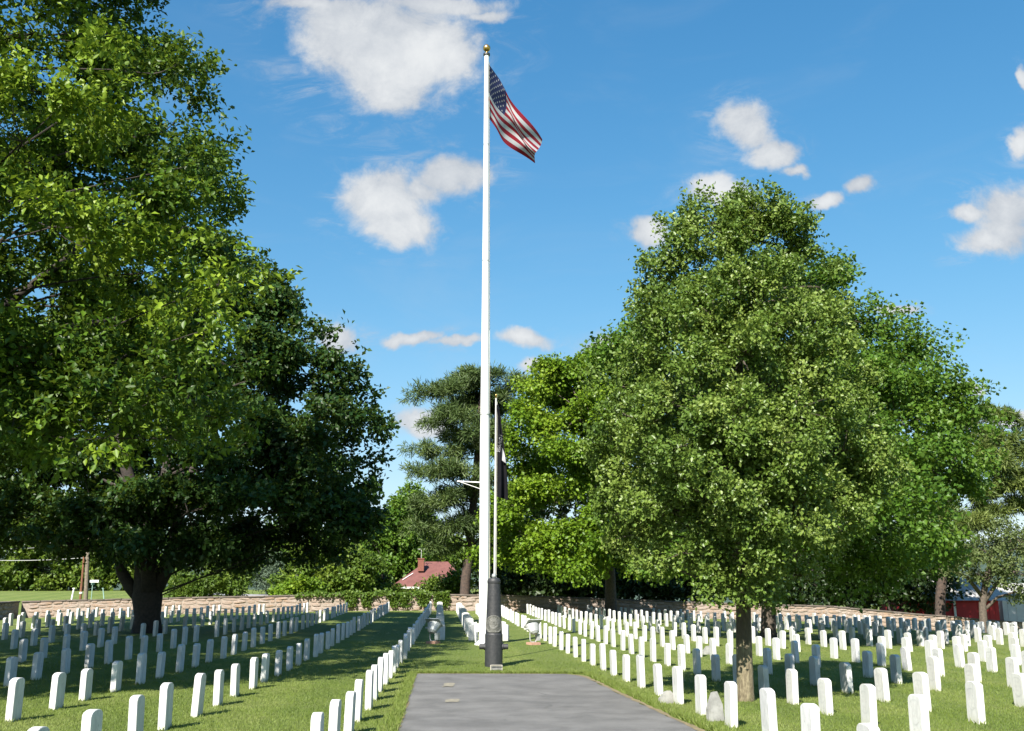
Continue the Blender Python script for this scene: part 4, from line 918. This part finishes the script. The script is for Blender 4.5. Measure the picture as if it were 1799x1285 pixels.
# ------------------------------------------------------------------ house, barn, shed, car
def house():
    Y = 86; e0 = at(686, 1031, Y); e1 = at(826, 1031, Y); z0 = g1(e0.x, Y); ze = e0.z
    cx_ = (e0.x + e1.x) / 2; w = e1.x - e0.x; dpt = 7.0
    root = empty('house', (cx_, Y, z0), 'low house with a dull red hipped roof seen over the wall behind ivy', 'house')
    hw = w / 2 - .5; ze -= z0; zr = at(770, 987, Y + 3.5).z - z0
    m = MB(); m.box((0, dpt / 2, ze / 2 - .25), (2 * hw, dpt - 1.0, ze + .5)); m.build('wall', 'house_wall', root)
    a = [(-w / 2, 0, ze), (w / 2, 0, ze), (w / 2, dpt, ze), (-w / 2, dpt, ze)]; r_ = [(-.7, dpt / 2, zr), (1.2, dpt / 2, zr)]
    m = MB(); m.add(a + r_, [(0, 1, 5, 4), (1, 2, 5), (2, 3, 4, 5), (3, 0, 4), (3, 2, 1, 0)]); rf = m.build('roof', 'roof_red', root)
    ch = at(740, 988, Y + 2.0); m = MB(); m.box((ch.x - cx_, 2.0, zr - .35), (.5, .5, 1.0)); m.box((ch.x - cx_, 2.0, zr + .17), (.58, .58, .08)); m.build('chimney', 'chimney_brick', rf)
    m = MB(); m.tube([(ch.x - cx_, 2.0, zr + .1), (ch.x - cx_, 2.0, zr + 1.0)], .025, 5); m.tube([(ch.x - cx_ - .3, 2.0, zr + .98), (ch.x - cx_ + .35, 2.0, zr + .98)], .025, 5); m.tube([(ch.x - cx_ - .15, 1.8, zr + .95), (ch.x - cx_ - .15, 2.2, zr + .95)], .018, 5); m.build('antenna', 'pole_metal', rf)
    m = MB(); m.box((0, -.02, ze - .09), (w + .04, .1, .16)); m.build('gutter', 'trim_white', root)
    m = MB(); m.add([(-2.4, .72, ze + .53), (-1.6, .72 + .9, ze + .53 + .58), (-1.58, .80 + .9, ze + .60 + .58), (-2.38, .80, ze + .60)], [(0, 1, 2, 3)]); m.build('flashing', 'trim_white', rf)
    for i, x in enumerate((-2.6, .4, 2.8)):
        m = MB(); m.box((x, .47, ze - .95), (1.1, .06, 1.2)); wn = m.build('window', 'trim_white', root)
        m = MB(); m.box((x, .43, ze - .95), (.9, .04, 1.0)); m.build('pane', 'glass_dark', wn)
house()
def barn():
    Y = 78; p0 = at(1596, 1090, Y); p1 = at(1757, 1090, Y); z0 = min(g1(p0.x, Y), g1(p1.x, Y)) - .2; w = p1.x - p0.x; cx_ = (p0.x + p1.x) / 2
    ze = at(1700, 1050, Y).z - z0; zr = at(1700, 1016, Y + 3).z - z0; d = 6.0
    root = empty('barn', (cx_, Y, z0), 'low red barn with a pale grey metal roof beyond the wall at right', 'barn')
    m = MB(); m.add([(-w / 2, 0, 0), (w / 2, 0, 0), (w / 2, d, 0), (-w / 2, d, 0), (-w / 2, 0, ze), (w / 2, 0, ze), (w / 2, d, ze), (-w / 2, d, ze), (-w / 2, d / 2, zr - .1), (w / 2, d / 2, zr - .1)],
              [(0, 1, 5, 4), (1, 2, 6, 9, 5), (2, 3, 7, 6), (3, 0, 4, 8, 7)]); m.build('wall', 'barn_red', root)
    for i in range(int(w / .42)):
        m = MB(); m.box((-w / 2 + .2 + i * .42, -.012, ze / 2), (.035, .024, ze - .05)); m.build('batten', 'barn_red', root)
    sl = math.atan2(zr - ze, d / 2); rf = None
    m = MB(); m.add([(-w / 2 - .3, -.45, ze - .45 * math.tan(sl)), (w / 2 + .6, -.45, ze - .45 * math.tan(sl)), (w / 2 + .6, d / 2, zr), (-w / 2 - .3, d / 2, zr), (w / 2 + .6, d + .45, ze - .45 * math.tan(sl)), (-w / 2 - .3, d + .45, ze - .45 * math.tan(sl))], [(0, 1, 2, 3), (3, 2, 4, 5)])
    rf = m.build('roof', 'barn_roof', root)
    for i in range(int(w / .6)):
        x = -w / 2 - .1 + i * .6; m = MB(); m.tube([(x, -.44, ze - .44 * math.tan(sl) + .02), (x, d / 2, zr + .02)], .025, 4); m.build('seam', 'barn_roof', rf)
    ps = at(1677, 1070, Y); m = MB(); m.box((ps.x - cx_, -.05, ze / 2), (.16, .08, ze)); m.build('corner_board', 'trim_white', root)
    m = MB(); m.box((w / 2 - 2.6, -.03, ze * .45), (1.7, .06, ze * .86)); dr = m.build('door', 'barn_red', root)
    m = MB(); m.box((w / 2 - 2.6, -.075, ze * .45), (1.6, .02, .09), Matrix.Rotation(R(38), 3, 'Y')); m.build('brace', 'barn_red', dr)
barn()
def shed():
    Y = 82; p0 = at(1764, 1090, Y); z0 = g1(p0.x, Y) - .3; ze = at(1780, 1045, Y).z - z0; w = 6.0; d = 4.0
    root = empty('shed', (p0.x + w / 2, Y, z0), 'pale blue-grey shed at the right edge beyond the barn', 'shed')
    m = MB(); m.box((0, d / 2, ze / 2), (w, d, ze)); m.build('wall', 'shed_pale', root)
    m = MB(); m.add([(-w / 2 - .2, -.3, ze - .1), (w / 2 + .2, -.3, ze - .1), (w / 2 + .2, d / 2, ze + .9), (-w / 2 - .2, d / 2, ze + .9), (w / 2 + .2, d + .3, ze - .1), (-w / 2 - .2, d + .3, ze - .1)], [(0, 1, 2, 3), (3, 2, 4, 5)]); m.build('roof', 'barn_roof', root)
    for i in range(9): m = MB(); m.box((-w / 2 + .4 + i * .65, -.012, ze / 2), (.04, .024, ze - .1)); m.build('batten', 'shed_pale', root)
shed()
def car():
    p = at(600, 1040, 86); z = g1(p.x, 86)
    root = empty('parked_car', (p.x, 86, z), 'white parked car half hidden by greenery beyond the wall', 'car', rz=R(8))
    prof = [(-2.1, .30), (2.1, .30), (2.15, .62), (1.95, .82), (1.15, .92), (.55, 1.38), (-1.0, 1.42), (-1.75, .98), (-2.12, .88)]
    k = len(prof); m = MB(); m.add([(x, -.82, z_) for x, z_ in prof] + [(x, .82, z_) for x, z_ in prof], [tuple(range(k)), tuple(range(2 * k - 1, k - 1, -1))] + [(j, k + j, k + (j + 1) % k, (j + 1) % k) for j in range(k)]); m.build('body', 'car_white', root)
    for q in ([(.95, .95), (.50, 1.33), (-.15, 1.35), (-.15, .95)], [(-.25, .95), (-.25, 1.35), (-.95, 1.36), (-1.45, .98)]):
        m = MB(); m.add([(x, -.825, z_) for x, z_ in q], [(0, 1, 2, 3)]); m.build('side_window', 'glass_dark', root)
    for x in (-1.3, 1.3):
        for y in (-.75, .75): m = MB(); m.tube([(x, y - .1, .32), (x, y + .1, .32)], .32, 16); m.build('wheel', 'tyre', root)
car()

# ------------------------------------------------------------------ poles, signs, wires, road at far left
def simple_pole(name, lab, cat, px0, py0, px1, py1, Y, r, mat, parts=None):
    b = at(px0, py0, Y); b.z = g1(b.x, Y); t = at(px1, py1, Y)
    root = empty(name, b, lab, cat); m = MB(); m.tube([Vector((0, 0, -.2)), t - b], [r, r * .8], 10); m.build('post', mat, root)
    return root, b, t
root, b, up_ = simple_pole('utility_pole', 'grey wooden utility pole beyond the wall left of the forked maple', 'utility pole', 151, 1056, 156, 935, 76, .16, 'wood_pole')
m = MB(); m.box(up_ - b + Vector((0, 0, -.5)), (2.2, .1, .12)); m.build('crossarm', 'wood_pole', root)
root, b, t = simple_pole('rusty_pole', 'rusty brown leaning pole beside the grey utility pole', 'pole', 141, 1056, 148, 975, 75, .09, 'rust_pole')
m = MB(); m.lathe([(.1, .0), (.12, .03), (.12, .12), (.1, .15)], 10, (t - b) * .25); m.build('band', 'trim_white', root)
root, b, t = simple_pole('post', 'white post leaning right beyond the wall left of the poles', 'post', 123, 1057, 130, 1034, 74, .07, 'trim_white')
m = MB(); m.box(t - b, (.16, .16, .05)); m.build('cap', 'trim_white', root)
root, b, t = simple_pole('street_sign', 'white and green street sign on a thin post right of the utility pole', 'sign', 160, 1057, 163, 1024, 74, .035, 'sign_green')
m = MB(); m.box(t - b + Vector((.1, 0, .1)), (.62, .03, .17)); m.build('sign_blade', 'trim_white', root)
m = MB(); m.box(t - b + Vector((0, .05, -.08)), (.03, .5, .14)); m.build('sign_blade', 'sign_green', root)
root, b, t = simple_pole('post', 'pale green post leaning left beyond the wall beside the maple trunk', 'post', 186, 1057, 181, 1034, 74, .05, 'sign_green')
m = MB(); m.box(t - b, (.12, .12, .05)); m.build('cap', 'sign_green', root)
for i, (y0_, y1_, lab) in enumerate(((978, 980, 'lowest pale overhead wire running left from the utility pole'), (962, 955, 'third overhead wire from the top at left'), (956, 948, 'second overhead wire from the top at left'), (943, 940, 'topmost overhead wire at left'))):
    a = at(-120, y0_, 76); b = at(156, y1_, 76); m = MB()
    m.tube([a + (b - a) * t - Vector((0, 0, .25 * math.sin(math.pi * t))) for t in np.linspace(0, 1, 9)], .022 if i == 0 else .014, 5)
    tag(m.build('overhead_wire', 'wire'), lab, 'wire', 'overhead wires')
V = []; Fc = []
for i, (x, y) in enumerate([(-27, 90), (-24, 86.5), (-21, 84), (-18, 83), (-14, 84), (-9, 87), (0, 90)]):
    V += [(x, y, g1(x, y) + .06), (x + .5, y + 3.6, g1(x + .5, y + 3.6) + .06)]
    if i: Fc.append((2 * i - 2, 2 * i, 2 * i + 1, 2 * i - 1))
tag(structure(mesh_obj('road', V, Fc, 'road_grey')), 'pale grey road passing beyond the back wall')

# ------------------------------------------------------------------ grass blades (nearer lawn)
rg = np.random.default_rng(9)
def blades(x, y, h0, h1, tint):
    n = len(x); z = gz(x, y); P = np.stack([x, y, z - .004], 1); a = rg.uniform(0, 2 * np.pi, n); h = rg.uniform(h0, h1, n)
    w = np.clip(h * .14, .003, .009); B = np.stack([np.cos(a), np.sin(a), 0 * a], 1) * w[:, None]
    tip = P + np.stack([rg.normal(0, .45, n) * h, rg.normal(0, .45, n) * h, h], 1)
    V = np.stack([P - B, P + B, tip], 1).reshape(-1, 3); return V, np.repeat(tint, 3)
def on_drive(x, y):
    l = -1.52 - .066 * (y - 14.35); r = 2.46 - .096 * (y - 14.35)
    return (x > l - .02) & (x < r + .06) & (y < DR_END + .05)
VV = []; TT = []
for (ya, yb, dens, h0, h1) in ((12.5, 17, 1150, .02, .045), (17, 22, 750, .02, .045), (22, 28, 380, .02, .05), (28, 36, 150, .025, .05)):
    hw = yb * .54; n = int((yb - ya) * 2 * hw * dens); x = rg.uniform(-hw, hw, n); y = rg.uniform(ya, yb, n)
    k = (np.abs(x) < y * .53) & ~on_drive(x, y); x, y = x[k], y[k]
    t = .42 + .22 * np.sin(x * 1.7 + np.sin(y * .9)) * np.sin(y * 1.3 + 1) - .13 * np.tanh(3 * np.sin(2.55 * (.9976 * x + .0698 * y))) + rg.normal(0, .14, len(x))
    v, t = blades(x, y, h0, h1, np.clip(t, 0, 1)); VV.append(v); TT.append(t)
# longer uncut fringe along the asphalt
n = 15000; y = rg.uniform(12.5, DR_END, n); sd = rg.random(n) < .5
x = np.where(sd, -1.52 - .066 * (y - 14.35) - np.abs(rg.normal(0, .07, n)) - .01, 2.46 - .096 * (y - 14.35) + .10 + np.abs(rg.normal(0, .09, n)))
v, t = blades(x, y, .05, .11, np.clip(rg.normal(.5, .25, n), 0, 1)); VV.append(v); TT.append(t)
n = 5000; x = rg.uniform(-2.2, 1.7, n); y = DR_END + .07 + np.abs(rg.normal(0, .10, n)); v, t = blades(x, y, .04, .09, np.clip(rg.normal(.5, .25, n), 0, 1)); VV.append(v); TT.append(t)
# untrimmed tufts round the feet of the nearer stones
for (dep, x_, y_, z_, rz, side, idx, n_) in near:
    if dep > 27: break
    n = 70; a = rg.uniform(0, 2 * np.pi, n); lx = np.clip(np.cos(a) * .075, -.058, .058) + rg.normal(0, .012, n); ly = np.clip(np.sin(a) * .24, -.175, .175) + rg.normal(0, .012, n)
    x = x_ + lx * math.cos(rz) - ly * math.sin(rz); y = y_ + lx * math.sin(rz) + ly * math.cos(rz)
    v, t = blades(x, y, .03, .085, np.clip(rg.normal(.6, .25, n), 0, 1)); VV.append(v); TT.append(t)
V = np.concatenate(VV); T = np.concatenate(TT)
go = mesh_obj('grass', V, np.arange(len(V)).reshape(-1, 3), 'grass_blade', tint=T)
tag(go, 'short green grass blades of the nearer lawn and driveway fringe', 'grass', kind='stuff')
